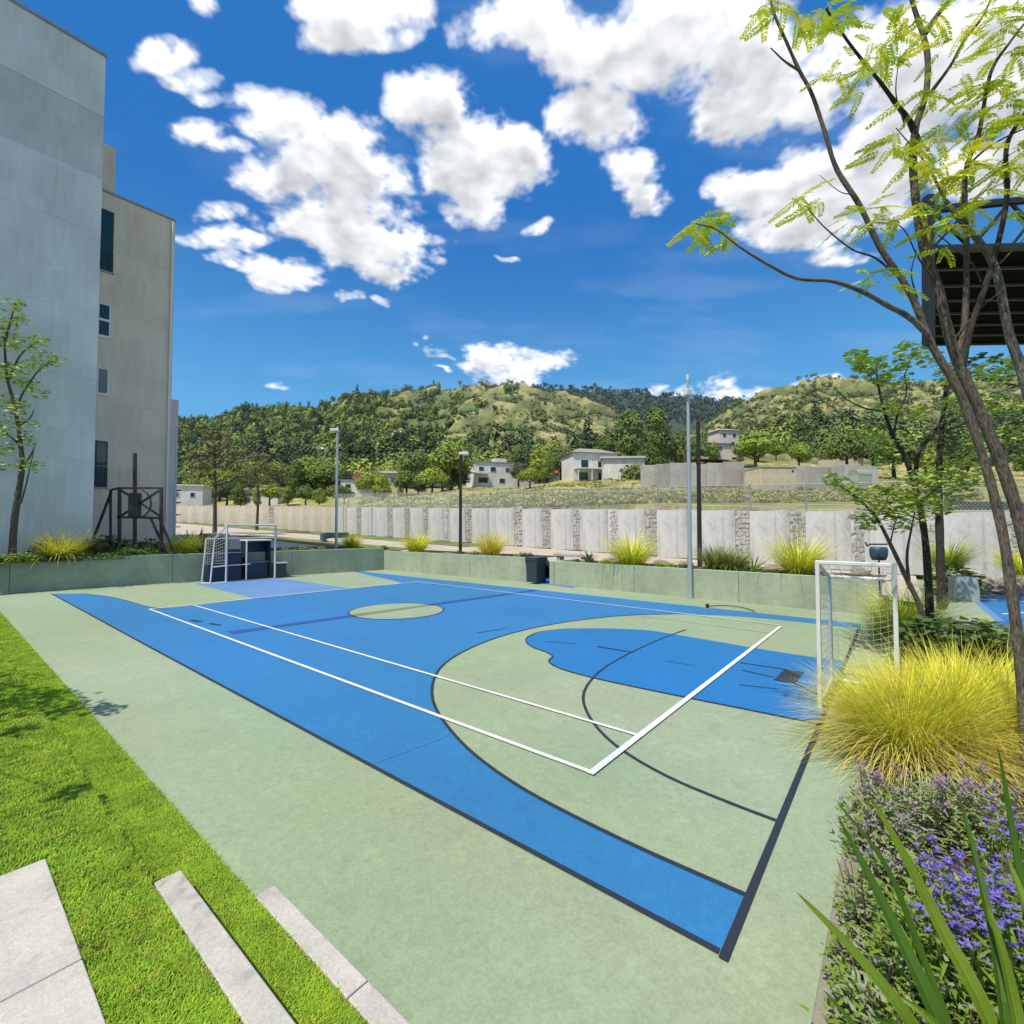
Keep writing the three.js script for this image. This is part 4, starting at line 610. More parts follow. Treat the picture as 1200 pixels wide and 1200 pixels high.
  const fp = thing('far_planter_wall', 'curved planter wall beyond the path at the court end, shade painted in as dark teal', 'wall'); const cur = new THREE.CatmullRomCurve3([[30.5, 15], [33, 16.2], [35.5, 18], [36.2, 20.4]].map(q => W(q[0], q[1], yardH(33)))).getPoints(10); for (let q = 0; q < 10; q++) { const a = cur[q], b = cur[q + 1], dd = new THREE.Vector3().subVectors(b, a), tn = Math.atan2(-dd.z, dd.x); new MB().box([(a.x + b.x) / 2, a.y + .18, (a.z + b.z) / 2], [dd.length() + .02, .7, .2], tn, .01).into('wall_panel', M([.05, .13, .13], .8, { map: T.concrete }), fp); }  // dark teal puts the shade of the wall face into its colour
}

// ---------------------------------------------------------------- vegetation builders
function crown(seed, lobes, n, size, flat = .35) {            // leaf clumps spread through a crown made of lobes [x,y,z,rx,ry,rz]
  const r = rng(seed), m = new MB(), tot = lobes.reduce((s, l) => s + l[3] * l[4], 0);
  for (const l of lobes) {
    const c = Math.round(n * l[3] * l[4] / tot);
    for (let k = 0; k < c; k++) {
      let x, y, z, q; do { x = r() * 2 - 1; y = r() * 2 - 1; z = r() * 2 - 1; q = Math.hypot(x, y, z); } while (q > 1 || q < .2);
      const s = (.62 + .42 * Math.pow(r(), .6) + .16 * n3(x * 2.2 + seed, y * 2.2, z * 2.2)) / q * Math.min(1, q + .35); if (n3(x * 1.7 + seed * 3, y * 1.7 + 4, z * 1.7) < -.35) continue;
      const nx = x / q + (r() - .5) * 1.1, ny = y / q + flat + (r() - .5) * 1.1, nz = z / q + (r() - .5) * 1.1, N = v3(nx, ny, nz).normalize(), a = v3(r() - .5, r() - .5, r() - .5).cross(N).normalize(), b = new THREE.Vector3().crossVectors(N, a), w = size * (.6 + r() * .8), P = v3(l[0] + x * s * l[3], l[1] + y * s * l[4], l[2] + z * s * l[5]);
      m.quad(P.clone().addScaledVector(a, -w).addScaledVector(b, -w * .25), P.clone().addScaledVector(b, -w * .6), P.clone().addScaledVector(a, w).addScaledVector(b, w * .2), P.clone().addScaledVector(b, w * .65), N);
    }
  }
  return m.build();
}
function branchy(seed, h, r0, n, spread, y0 = .4) { const r = rng(seed), m = new MB(); m.tube([v3(0, -1, 0), v3(.05 * h * (r() - .5), h * .4, .05 * h * (r() - .5)), v3(.1 * h * (r() - .5), h * .85, 0)], [r0 * 1.2, r0 * .8, r0 * .25], 7); for (let k = 0; k < n; k++) { const y = h * (y0 + (.85 - y0) * r()), a = r() * 6.28, L = spread * (.5 + r() * .5); m.tube([v3(0, y, 0), v3(Math.cos(a) * L * .5, y + L * .2, Math.sin(a) * L * .5), v3(Math.cos(a) * L, y + L * .55, Math.sin(a) * L)], [r0 * .45, r0 * .3, r0 * .1], 5, false); } return m.build(); }
const treeProto = {};
function proto(kind, trunkG, crownG, h) { treeProto[kind] = { trunkG, crownG, h }; }
proto('broad', branchy(1, 5, .3, 7, 3.2), crown(21, [[0, 5.2, 0, 3.6, 2.0, 3.4], [-2.3, 4.2, .6, 2.2, 1.5, 2.2], [2.4, 4.4, -.4, 2.1, 1.4, 2.2], [.4, 6.5, .2, 2.2, 1.3, 2.2], [0, 3.9, 1.8, 2.2, 1.3, 1.8]], 2600, .26), 7.8);
proto('tall', branchy(2, 8, .35, 10, 3), crown(22, [[0, 5, 0, 3.3, 2.8, 3], [-1.6, 7.6, .3, 2.4, 2.0, 2.4], [1.5, 8.4, 0, 2.5, 2.0, 2.4], [.2, 10.2, .2, 1.9, 1.5, 1.8], [-2.6, 4.4, .6, 1.9, 1.7, 1.9], [2.9, 5.4, .2, 1.8, 1.6, 1.9], [0, 2.8, 1, 2.9, 1.4, 2.6]], 3600, .27), 11.7);
proto('conifer', branchy(3, 9, .22, 6, 1.4, .1), crown(23, [[0, 1.8, 0, 2.0, 1.5, 2.0], [0, 3.7, 0, 1.6, 1.5, 1.6], [0, 5.5, 0, 1.2, 1.4, 1.2], [0, 7.2, 0, .8, 1.3, .8], [0, 8.8, 0, .4, 1.2, .4]], 1600, .22, -.2), 10);
proto('flat', branchy(4, 4.4, .3, 9, 3.8), crown(24, [[0, 4.6, 0, 4.2, 1.3, 3.6], [-2.6, 4.1, .4, 2.2, 1.0, 2.0], [2.8, 4.1, .2, 2.2, 1.0, 2.0], [0, 5.8, 0, 2.9, .9, 2.6], [0, 3.7, 1.6, 3.2, .8, 1.8]], 2800, .24, .5), 6.7);
proto('pine', branchy(5, 8, .16, 12, 2.6, .3), crown(25, [[-1.4, 4.4, .3, 1.4, .6, 1.4], [1.5, 5.2, -.2, 1.5, .6, 1.3], [-1.0, 6.2, .4, 1.5, .6, 1.4], [.9, 7.0, 0, 1.5, .6, 1.3], [0, 7.9, 0, 1.3, .6, 1.2], [-2.1, 5.4, -.3, 1.1, .5, 1.0], [2.3, 6.2, .4, 1.0, .5, 1.0], [.1, 5.0, 1.2, 1.2, .5, 1.0]], 1500, .13, .3), 8.6);
proto('bush', branchy(6, 1, .1, 5, .7), crown(26, [[0, .9, 0, 1.3, .9, 1.2], [-.8, .7, .3, .9, .7, .8], [.8, .8, .1, .8, .7, .8]], 1100, .15), 1.9);
function tree(name, label, kind, p, h, m, group, sx = 1, trunkM = mat.barkDark, cat = 'tree') {
  const q = treeProto[kind], o = thing(name, label, cat, p, (p.x * 3.7 + p.z) % 6.28, group), s = h / q.h;
  mesh('trunk', q.trunkG, trunkM, o); mesh('crown', q.crownG, m, o); o.scale.set(s * sx, s, s * sx); return o;
}
const onHill = (x, D) => { const [X, h, Z] = terrain(x, D); return v3(X, h, Z); };
// single trees that stand out, placed by where they grow and how tall they look
tree('dark_tree', 'big dark tree with lumpy crown left of the pair above the white shed', 'tall', onHill(741, 118), 17.5, mat.crownA, null, .95);
tree('dark_tree', 'big dark tree with lumpy crown right of the pair above the white shed', 'tall', onHill(772, 122), 17, mat.crownA, null, .9);
tree('dark_tree', 'smaller dark tree between the paired big trees and the low brown roof', 'tall', onHill(800, 126), 11, mat.crownA, null, .95);
tree('conifer_tree', 'dark pointed conifer standing above the grey roofed veranda house', 'conifer', onHill(688, 122), 16, mat.crownC, null, 1.35);
tree('flat_crowned_tree', 'wide flat crowned bright green tree right of the pink house', 'flat', onHill(886, 118), 9.5, mat.crownB, null, 1.05, mat.bark);
tree('round_tree', 'rounded green tree right of the wide flat crowned tree', 'broad', onHill(938, 118), 6.5, mat.crownB, null, 1);
tree('bare_pine', 'open crowned brown green pine beyond the far goal', 'pine', at(252, 612, 42), 8.2, mat.crownOlive, null, 1.05, mat.bark);
tree('bare_pine', 'smaller open crowned pine right of the taller pine beyond the far goal', 'pine', at(301, 612, 46), 6.8, mat.crownOlive, null, 1.0, mat.bark);
tree('round_tree', 'dark round bush in front of the plain white shed', 'bush', at(743, 566, 92), 4.2, mat.crownA, null, 1);
for (const [x, D, h, l] of [[640, 138, 10, 'dark tree behind the low red roofed house'], [664, 132, 9, 'dark tree left behind the veranda house'], [712, 128, 12, 'dark tree right behind the veranda house'], [760, 108, 8, 'dark tree at the right end of the white shed'], [818, 150, 9, 'dark tree behind the low brown roof'], [600, 134, 9, 'dark tree behind the cream tiled house']]) tree('dark_tree', l, 'tall', onHill(x, D), h, mat.crownA, null, 1.05);
{ // woodland edge behind the wall, each tree its own
  const r = rng(404), list = [];
  for (let k = 0; k < 44; k++) list.push([205 + k * 10.4 + r() * 12, 105 + r() * 70, 6 + r() * 6]);
  for (let k = 0; k < 16; k++) list.push([430 + k * 17 + r() * 12, 92 + r() * 20, 4 + r() * 2.6]);
  for (let k = 0; k < 12; k++) list.push([205 + k * 18 + r() * 10, 78 + r() * 20, 3 + r() * 2.4]);
  for (let k = 0; k < 9; k++) list.push([805 + k * 26 + r() * 14, 128 + r() * 26, 4 + r() * 3]);
  for (let k = 0; k < 8; k++) list.push([985 + k * 30 + r() * 14, 85 + r() * 40, 5 + r() * 4]);
  const blocked = x => (x > 545 && x < 606) || (x > 660 && x < 752) || (x > 405 && x < 440);
  for (const [x, D, h] of list) { if (blocked(x) && D < 132) { if (x > 550) continue; } const kind = r() < .6 ? 'broad' : r() < .75 ? 'tall' : 'conifer', mm = [mat.crownA, mat.crownB, mat.crownD, mat.crownA, mat.crownC][Math.floor(r() * 5)]; const tone = mm === mat.crownD ? 'pale yellow green' : mm === mat.crownB ? 'bright green' : mm === mat.crownA ? 'mid green' : 'dark green', shape = kind === 'broad' ? 'broad crowned' : kind === 'tall' ? 'tall lumpy crowned' : 'pointed'; tree('woodland_tree', `${tone} ${shape} tree in the woodland edge behind the boundary wall`, kind, onHill(x, D), h, mm, 'trees of the woodland edge behind the boundary wall', .9 + r() * .3); }
}
{ // far forest and scrub on the hills: masses nobody could count
  const mk = (name, label, seed, lob, n, size, count, place, colour) => {
    const inst = new THREE.InstancedMesh(crown(seed, lob, n, size), M([1, 1, 1], .95), count), m = new THREE.Matrix4(), q = new THREE.Quaternion(), r = rng(seed * 7), c = new THREE.Color(); let k = 0, g = 0;
    while (k < count && g++ < count * 30) { const a = place(r); if (!a) continue; const [p, s] = a; m.compose(p, q.setFromAxisAngle(v3(0, 1, 0), r() * 6.28), v3(s * (.85 + r() * .4), s * (.8 + r() * .5), s * (.85 + r() * .4))); inst.setMatrixAt(k, m); c.setRGB(...colour(r, p)); inst.setColorAt(k, c); k++; }
    inst.count = k; inst.name = name; sh(inst); tag(inst, label, 'vegetation', null, 'stuff'); scene.add(inst);
  };
  const forestMask = (x, D, p) => { const f = 1.35 * fbm2(p.x / 70 + 9, p.z / 70, 4) - (x < 300 && D < 300 ? .9 * sst(.0, .5, fbm2(p.x / 42, p.z / 42, 2) + .15) : 0); let t = x < 600 ? .60 - sst(400, 560, x) * 1.0 * sst(300, 420, D) : x < 740 ? .42 - sst(220, 310, D) * .98 : -.34 - sst(230, 420, D) * .2 + (D < 200 ? .2 : 0); if (D > 560 && x < 480) t += .1; return f * 1.1 + t; };
  const colour = (r, p) => { const t = .7 + r() * .6, w = Math.min(1, Math.max(0, r() * .7 + .28 - .75 * fbm2(p.x / 55 + 30, p.z / 75, 3))); return w < .2 ? [.27 * t, .32 * t, .05 * t] : w < .62 ? [.185 * t, .245 * t, .042 * t] : [.105 * t, .155 * t, .038 * t]; };
  const lobA = [[0, .75, 0, .6, .5, .6], [.25, .45, .2, .5, .35, .5], [-.3, .5, -.1, .45, .38, .45]], lobB = [[0, .55, 0, .36, .5, .36], [0, 1.05, 0, .25, .5, .25]];
  const place = (minD, maxD, smin, smax, lim) => r => { const x = lerp(-300, 1500, r()), D = minD * Math.pow(maxD / minD, r()), p = onHill(x, D); if (forestMask(x, D, p) < lim + r() * .55) return null; return [p.setY(p.y - .3), smin + r() * (smax - smin)]; };
  mk('hillside_forest', 'dense dark green forest covering the left hill', 301, lobA, 120, .16, 13000, place(300, 860, 3.2, 8, .1), colour);
  mk('foothill_forest', 'leafy green forest on the lower slope behind the houses', 306, lobA, 700, .07, 1900, place(160, 320, 4.5, 9, .12), colour);
  mk('hillside_forest_001', 'pointed darker trees mixed through the hillside forest', 302, lobB, 260, .085, 1100, place(165, 860, 6, 11, .15), r => { const t = .6 + r() * .5; return [.055 * t, .09 * t, .028 * t]; });
  mk('hillside_scrub', 'scattered olive scrub bushes on the grassy hills', 303, lobA, 60, .22, 16000, r => { const x = lerp(480, 1500, r()), D = 200 * Math.pow(4, r()), p = onHill(x, D); if (fbm2(p.x / 45 + 2, p.z / 60, 4) + (x > 780 ? .16 : .08) < r() * .42) return null; return [p.setY(p.y - .25), 1.2 + r() * r() * 4.2]; }, r => { const t = .75 + r() * .6; return r() < .5 ? [.16 * t, .20 * t, .06 * t] : [.10 * t, .15 * t, .055 * t]; });
  mk('ridge_forest', 'far blue green forest on the distant ridge', 304, lobA, 40, .25, 3500, r => { const x = lerp(520, 1050, r()), D = lerp(1750, 2420, r()), p = onHill(x, D); return [p.setY(p.y - 2), 9 + r() * 12]; }, r => { const t = .7 + r() * .6; return [.04 * t, .07 * t, .03 * t]; });
  mk('bank_weeds', 'dry weeds and tufts on the bank behind the boundary wall', 305, lobA, 60, .2, 6000, r => { const x = lerp(420, 1150, r()), D = 32 * Math.pow(3.2, r()), p = onHill(x, D), [u, v] = toUV(p.x, p.z); if (v < WALLV + 1 || fbm2(p.x / 8, p.z / 5, 3) < r() * .5 - .1) return null; return [p.setY(p.y - .06), .12 + r() * .3]; }, r => { const t = .7 + r() * .6; return r() < .6 ? [.40 * t, .35 * t, .13 * t] : [.20 * t, .26 * t, .05 * t]; });
}
{ // power lines across the yard
  const wire = (label, pts) => { const m = new MB(), c = new THREE.CatmullRomCurve3(pts).getPoints(24); m.tube(c, c.map(() => .022), 5); tag(m.into('power_line', mat.wire), label, 'cable', 'power lines over the yard'); };
  for (const dy of [0, -7]) wire('thin sagging power line running over the boundary wall', [at(150, 545 + dy, 70), at(420, 540 + dy, 62), at(640, 526 + dy, 58), at(815, 500 + dy, 55), at(930, 506 + dy, 56), at(1250, 500 + dy, 60)]);
}
console.log('trees done');

// ---------------------------------------------------------------- trees with drawn limbs
const planterPoint = (x, v, y) => { const dx = (x - 600) / FPX, den = dx * V.x - V.z, t = (v + ORG.x * V.x + ORG.z * V.z) / den; return v3(dx * t, y, -t); };
const endPoint = (x, u, y) => { const dx = (x - 600) / FPX, den = dx * U.x - U.z, t = (u + ORG.x * U.x + ORG.z * U.z) / den; return v3(dx * t, y, -t); };
function limb(name, pts, r0, r1, m, parent, seg = 8) { const c = new THREE.CatmullRomCurve3(pts, false, 'centripetal').getPoints(pts.length * 5), n = c.length - 1; const r = rng(Math.round(Math.abs(pts[0].x * 999 + pts[0].y * 77))); const rad = c.map((_, k) => lerp(r0, r1, Math.pow(k / n, .9)) * (1 + (r() - .5) * .12)); const mb = new MB(); mb.tube(c, rad, seg); return mb.into(name, m, parent); }
{ // tall multi stemmed tree with feathery leaves in the right-hand bed
  const t = thing('feathery_tree', 'tall multi stemmed tree with yellow green feathery leaves rising from the flower bed', 'tree');
  const Q = (x, y, d) => at(x, y, d), P = a => a.map(q => Q(...q));
  const ground = Q(1236, 905, 4.25); ground.y = .1;
  limb('trunk', [ground, ...P([[1222, 740, 4.3], [1192, 600, 4.35], [1152, 490, 4.4], [1118, 412, 4.45], [1098, 335, 4.5], [1082, 287, 4.5], [1073, 233, 4.52], [1070, 180, 4.55], [1073, 150, 4.55], [1085, 110, 4.55], [1087, 67, 4.55], [1082, 42, 4.55], [1070, 5, 4.55], [1060, -40, 4.5]])], .054, .017, mat.bark, t, 12);
  const g2 = Q(1205, 900, 4.0); g2.y = .1;
  limb('trunk', [g2, ...P([[1198, 800, 4.05], [1185, 690, 4.1], [1172, 610, 4.15], [1150, 530, 4.2], [1122, 455, 4.25], [1092, 405, 4.3], [1070, 350, 4.35], [1057, 327, 4.35], [1033, 293, 4.4], [1007, 240, 4.4], [980, 197, 4.45], [966, 153, 4.45], [950, 107, 4.5], [937, 83, 4.5], [922, 50, 4.5], [906, 12, 4.5], [900, -20, 4.5]])], .042, .010, mat.bark, t, 10);
  limb('trunk', [Q(1240, 640, 4.5), ...P([[1215, 500, 4.5], [1196, 430, 4.5], [1183, 393, 4.5], [1167, 317, 4.5], [1153, 290, 4.5], [1130, 264, 4.55], [1108, 235, 4.6]])], .05, .02, mat.barkPale, t, 10);
  const L = (a, r0, r1, m = mat.bark) => limb('branch', P(a), r0, r1, m, t, 7);
  L([[1082, 42, 4.55], [1098, 18, 4.5], [1116, -4, 4.45], [1140, -40, 4.4]], .03, .014); L([[1076, 166, 4.56], [1066, 142, 4.54], [1052, 124, 4.5], [1033, 98, 4.45], [997, 53, 4.4], [968, 10, 4.35]], .03, .009, mat.barkDark);
  L([[937, 83, 4.5], [920, 72, 4.5], [903, 56, 4.5]], .013, .005); L([[1086, 390, 4.31], [1066, 372, 4.31], [1040, 358, 4.28], [1013, 343, 4.25], [977, 330, 4.2], [933, 326, 4.15], [900, 310, 4.1], [865, 288, 4.1], [838, 268, 4.1], [815, 262, 4.1]], .028, .005, mat.barkPale);
  L([[1050, 322, 4.38], [1025, 302, 4.35], [1000, 293, 4.3], [967, 267, 4.25], [947, 245, 4.2]], .011, .004); L([[1122, 420, 4.45], [1130, 383, 4.45], [1133, 300, 4.45], [1132, 200, 4.4], [1147, 157, 4.4], [1163, 80, 4.35], [1183, 50, 4.3], [1205, 22, 4.3]], .030, .010);
  L([[1128, 430, 4.42], [1137, 387, 4.4], [1163, 310, 4.35], [1180, 233, 4.3], [1181, 167, 4.3], [1204, 128, 4.25], [1230, 90, 4.2]], .030, .012, mat.barkDark); L([[1091, 108, 4.55], [1115, 75, 4.5], [1128, 50, 4.5], [1150, 22, 4.45], [1165, -10, 4.4]], .018, .007, mat.barkDark);
  L([[1133, 195, 4.4], [1155, 175, 4.35], [1180, 160, 4.3], [1215, 145, 4.25]], .012, .006); L([[1108, 235, 4.6], [1090, 200, 4.6], [1080, 185, 4.6], [1050, 150, 4.5]], .014, .004); L([[1160, 320, 4.4], [1180, 300, 4.4], [1210, 270, 4.4]], .010, .004, mat.barkPale); L([[1150, 330, 4.45], [1140, 310, 4.4], [1118, 290, 4.35], [1095, 272, 4.3]], .01, .004);
  L([[1098, 335, 4.5], [1075, 300, 4.4], [1060, 270, 4.35], [1040, 255, 4.3]], .009, .003); L([[1075, 350, 4.4], [1068, 320, 4.3], [1075, 290, 4.25]], .008, .003); L([[1120, 395, 4.45], [1150, 360, 4.4], [1175, 340, 4.35]], .008, .003); L([[1000, 228, 4.4], [985, 225, 4.35], [960, 205, 4.3]], .006, .002); L([[1060, 145, 4.5], [1050, 110, 4.4], [1055, 60, 4.35]], .008, .003);
  // feather leaves: each a mesh, shared shapes
  const frond = (seed, n) => { const r = rng(seed), m = new MB(), len = .30, c = []; for (let k = 0; k <= 6; k++) { const s = k / 6; c.push(v3(s * len, -.22 * len * s * s, .04 * len * Math.sin(s * 3))); } m.tube(c, c.map((_, k) => .0022 * (1 - k / 8)), 4, false);
    for (let k = 0; k < n; k++) { const s = .12 + .86 * k / (n - 1), p = v3(s * len, -.22 * len * s * s, .04 * len * Math.sin(s * 3)), l = (.055 + .02 * Math.sin(s * 3.1)) * (1 - .35 * s), w = .0125; for (const q of [-1, 1]) { const a = (.95 - .4 * s + (r() - .5) * .25), dx = Math.cos(a) * l, dz = Math.sin(a) * l * q, dy = -.25 * l + (r() - .5) * .02, mid = p.clone().add(v3(dx * .5, dy * .35 + .004, dz * .5)), tip = p.clone().add(v3(dx, dy, dz)), side = v3(-dz, 0, dx).normalize().multiplyScalar(w); const N = v3((r() - .5) * .3, 1, q * .25 + (r() - .5) * .3).normalize(); m.tri(p, mid.clone().add(side), tip, N); m.tri(p, tip, mid.clone().sub(side), N); } } return m.build(); };
  const fr = [frond(1, 11), frond(2, 10), frond(3, 12)]; const r = rng(808);
  const C = [[1010, 72, 5, 30], [1030, 50, 5, 28], [1048, 40, 4, 24], [990, 85, 3, 20], [935, 16, 4, 26], [965, 8, 4, 26], [985, 18, 3, 20], [900, 5, 3, 18], [1005, 100, 3, 18], [1058, 160, 4, 24], [1040, 178, 3, 20], [1078, 190, 4, 22], [1100, 195, 6, 26], [1120, 185, 6, 26], [1140, 200, 5, 24], [1110, 215, 5, 24], [1095, 165, 4, 22], [1155, 100, 5, 26], [1178, 90, 5, 26], [1190, 110, 4, 22], [1170, 35, 5, 28], [1195, 18, 5, 26], [1150, 12, 4, 22], [1185, 60, 3, 20], [1180, 190, 5, 26], [1195, 170, 4, 24], [1165, 205, 3, 22], [938, 232, 4, 18], [958, 236, 3, 18], [1010, 248, 4, 22], [1030, 262, 4, 22], [1052, 256, 4, 20], [995, 262, 2, 16], [1020, 320, 3, 20], [1040, 330, 3, 20], [1092, 268, 4, 18], [1110, 262, 3, 16], [820, 258, 5, 18], [842, 262, 4, 16], [808, 268, 2, 12], [860, 280, 2, 14], [1105, 55, 2, 18], [1130, 40, 3, 22], [1095, 20, 3, 20], [1150, 150, 3, 20], [1120, 140, 3, 22], [1060, 20, 3, 22], [1185, 250, 2, 18], [1130, 240, 3, 20], [1100, 100, 4, 26], [1120, 80, 4, 26], [1140, 125, 4, 26], [1165, 140, 4, 24], [1195, 140, 4, 22], [1075, 110, 3, 22], [1050, 75, 3, 22], [1195, 205, 3, 20], [1150, 225, 3, 20], [1080, 240, 2, 16], [975, 30, 3, 22], [915, 10, 2, 16], [1105, 290, 2, 14], [1175, 120, 3, 22]];
  for (const [x, y, n0, s] of C) for (let n = n0 + 1, k = 0; k < n; k++) { const f = mesh('feather_leaf', fr[Math.floor(r() * 3)], r() < .25 || (y > 150 && y < 240 && r() < .4) ? mat.leafYellow : mat.leafLime, t); f.position.copy(Q(x + (r() - .5) * s, y + (r() - .5) * s * .6, 4.35 + (r() - .5) * .4)); f.rotation.set((r() - .5) * .9, r() * 6.28, .15 - r() * .55, 'YXZ'); f.scale.setScalar(.68 + r() * .5); }
}
function discLeaf(m, p, size, r) { const N = v3(r() - .5, .7 + r() * .6, r() - .5).normalize(), a = v3(r() - .5, (r() - .5) * .4, r() - .5).cross(N).normalize(), b = new THREE.Vector3().crossVectors(N, a), w = size * (.7 + r() * .6); const tip = p.clone().addScaledVector(b, w * 1.15).addScaledVector(N, -.15 * w), bas = p.clone().addScaledVector(b, -w * .75), l = p.clone().addScaledVector(a, -w * .72).addScaledVector(N, .12 * w), q = p.clone().addScaledVector(a, w * .72).addScaledVector(N, .12 * w); m.tri(bas, l, tip, N.clone().addScaledVector(a, -.3).normalize()); m.tri(bas, tip, q, N.clone().addScaledVector(a, .3).normalize()); }
function clusters(list, depth, size, seed, D = .5, mul = 2.1) { const r = rng(seed), A = new MB(), B = new MB(); for (const [x, y, n, s] of list) for (let k = 0; k < n * mul; k++) { let a, b; do { a = r() * 2 - 1; b = r() * 2 - 1; } while (a * a + b * b > 1); discLeaf(r() < .5 ? A : B, at(x + a * s, y + b * s * .6, depth + (r() - .5) * D), size, r); } return [A, B]; }
{ // round leaved tree behind the goal
  const t = thing('round_leaved_tree', 'small branching tree with rounded green leaves behind the white goal', 'tree'); const d = 8.6, Q = (x, y, q = d) => at(x, y, q), P = a => a.map(q => Q(...q)); const g = Q(1090, 735); g.y = 0;
  limb('trunk', [g, ...P([[1088, 683], [1083, 623], [1073, 573], [1060, 535], [1047, 513], [1036, 480], [1030, 455], [1026, 430]])], .07, .012, mat.barkDark, t, 10);
  const L = (a, r0, r1) => limb('branch', P(a), r0, r1, mat.barkDark, t, 6);
  L([[1072, 568], [1077, 530], [1097, 503], [1108, 478], [1112, 450]], .045, .012); L([[1036, 482], [1012, 478], [990, 466], [978, 455]], .02, .006); L([[1047, 513], [1052, 485], [1062, 462], [1060, 440]], .022, .006); L([[1078, 590], [1100, 570], [1115, 560], [1130, 545]], .02, .006); L([[1080, 610], [1055, 600], [1040, 590]], .015, .005); L([[1097, 503], [1120, 490], [1140, 480]], .016, .005); L([[1030, 455], [1015, 435], [1000, 420]], .01, .004); L([[1060, 440], [1070, 415], [1080, 400]], .01, .004);
  const s = [[1005, 418, 40, 16], [1020, 428, 40, 18], [1045, 425, 34, 20], [1065, 410, 34, 18], [1050, 440, 30, 22], [1085, 420, 34, 22], [1040, 478, 22, 16], [1075, 485, 22, 16], [1020, 505, 22, 18], [1035, 520, 26, 18], [1115, 440, 36, 22], [1140, 445, 40, 24], [1170, 435, 40, 26], [1120, 475, 30, 20], [1155, 470, 34, 22], [1180, 475, 34, 20], [1110, 560, 50, 26], [1085, 558, 44, 24], [1130, 550, 44, 22], [1100, 590, 40, 22], [1075, 575, 36, 20], [1125, 575, 36, 20], [1150, 560, 26, 18], [1040, 540, 20, 18], [1030, 440, 30, 16], [1010, 430, 26, 12], [1150, 510, 26, 22], [1185, 510, 26, 20]];
  const [A, B] = clusters(s, d, .062, 71, 1.2); A.into('crown', mat.leafBright, t); B.into('crown', mat.leafMid, t);
  const t2 = thing('round_leaved_tree', 'young leaning tree with bright leaves just left of the round leaved trunk', 'tree'); const e = 7.9, R = a => a.map(q => at(q[0], q[1], e)); const g2 = at(1086, 730, e); g2.y = 0;
  limb('trunk', [g2, ...R([[1080, 717], [1060, 673], [1043, 637], [1027, 607], [1010, 588], [990, 573], [975, 565]])], .05, .008, mat.bark, t2, 8); limb('branch', R([[1066, 690], [1063, 650], [1068, 620], [1072, 600]]), .03, .008, mat.bark, t2, 6); limb('branch', R([[1043, 637], [1050, 610], [1060, 590]]), .014, .005, mat.bark, t2, 6); limb('branch', R([[1027, 607], [1040, 585], [1048, 565]]), .012, .004, mat.bark, t2, 6);
  const [C, E2] = clusters([[975, 562, 26, 12], [990, 568, 30, 14], [1005, 580, 30, 14], [1020, 592, 34, 16], [1035, 600, 40, 18], [1050, 595, 44, 20], [1062, 585, 40, 18], [1045, 575, 34, 16], [1030, 575, 26, 14], [1070, 605, 36, 18], [1020, 615, 22, 12], [1055, 615, 30, 16], [1085, 590, 34, 18], [1075, 560, 20, 14], [1008, 606, 20, 10]], e, .056, 72, .9); C.into('crown', mat.leafBright, t2); E2.into('crown', mat.leafMid, t2);
  const t3 = thing('dark_slim_tree', 'slim dark trunk with dark leaves behind the round leaved tree', 'tree'); const b3 = at(1102, 665, 13); b3.y = 0; limb('trunk', [b3, at(1101, 620, 13), at(1100, 560, 13), at(1104, 500, 13), at(1112, 430, 13)], .11, .05, mat.barkDark, t3, 8); const [F, G] = clusters([[1100, 520, 60, 26], [1130, 500, 70, 30], [1165, 490, 70, 30], [1190, 520, 60, 26], [1120, 440, 60, 26], [1160, 430, 70, 30], [1195, 440, 60, 26]], 13, .09, 73, 1.6); F.into('crown', mat.leafDark, t3); G.into('crown', mat.leafDark, t3);
}
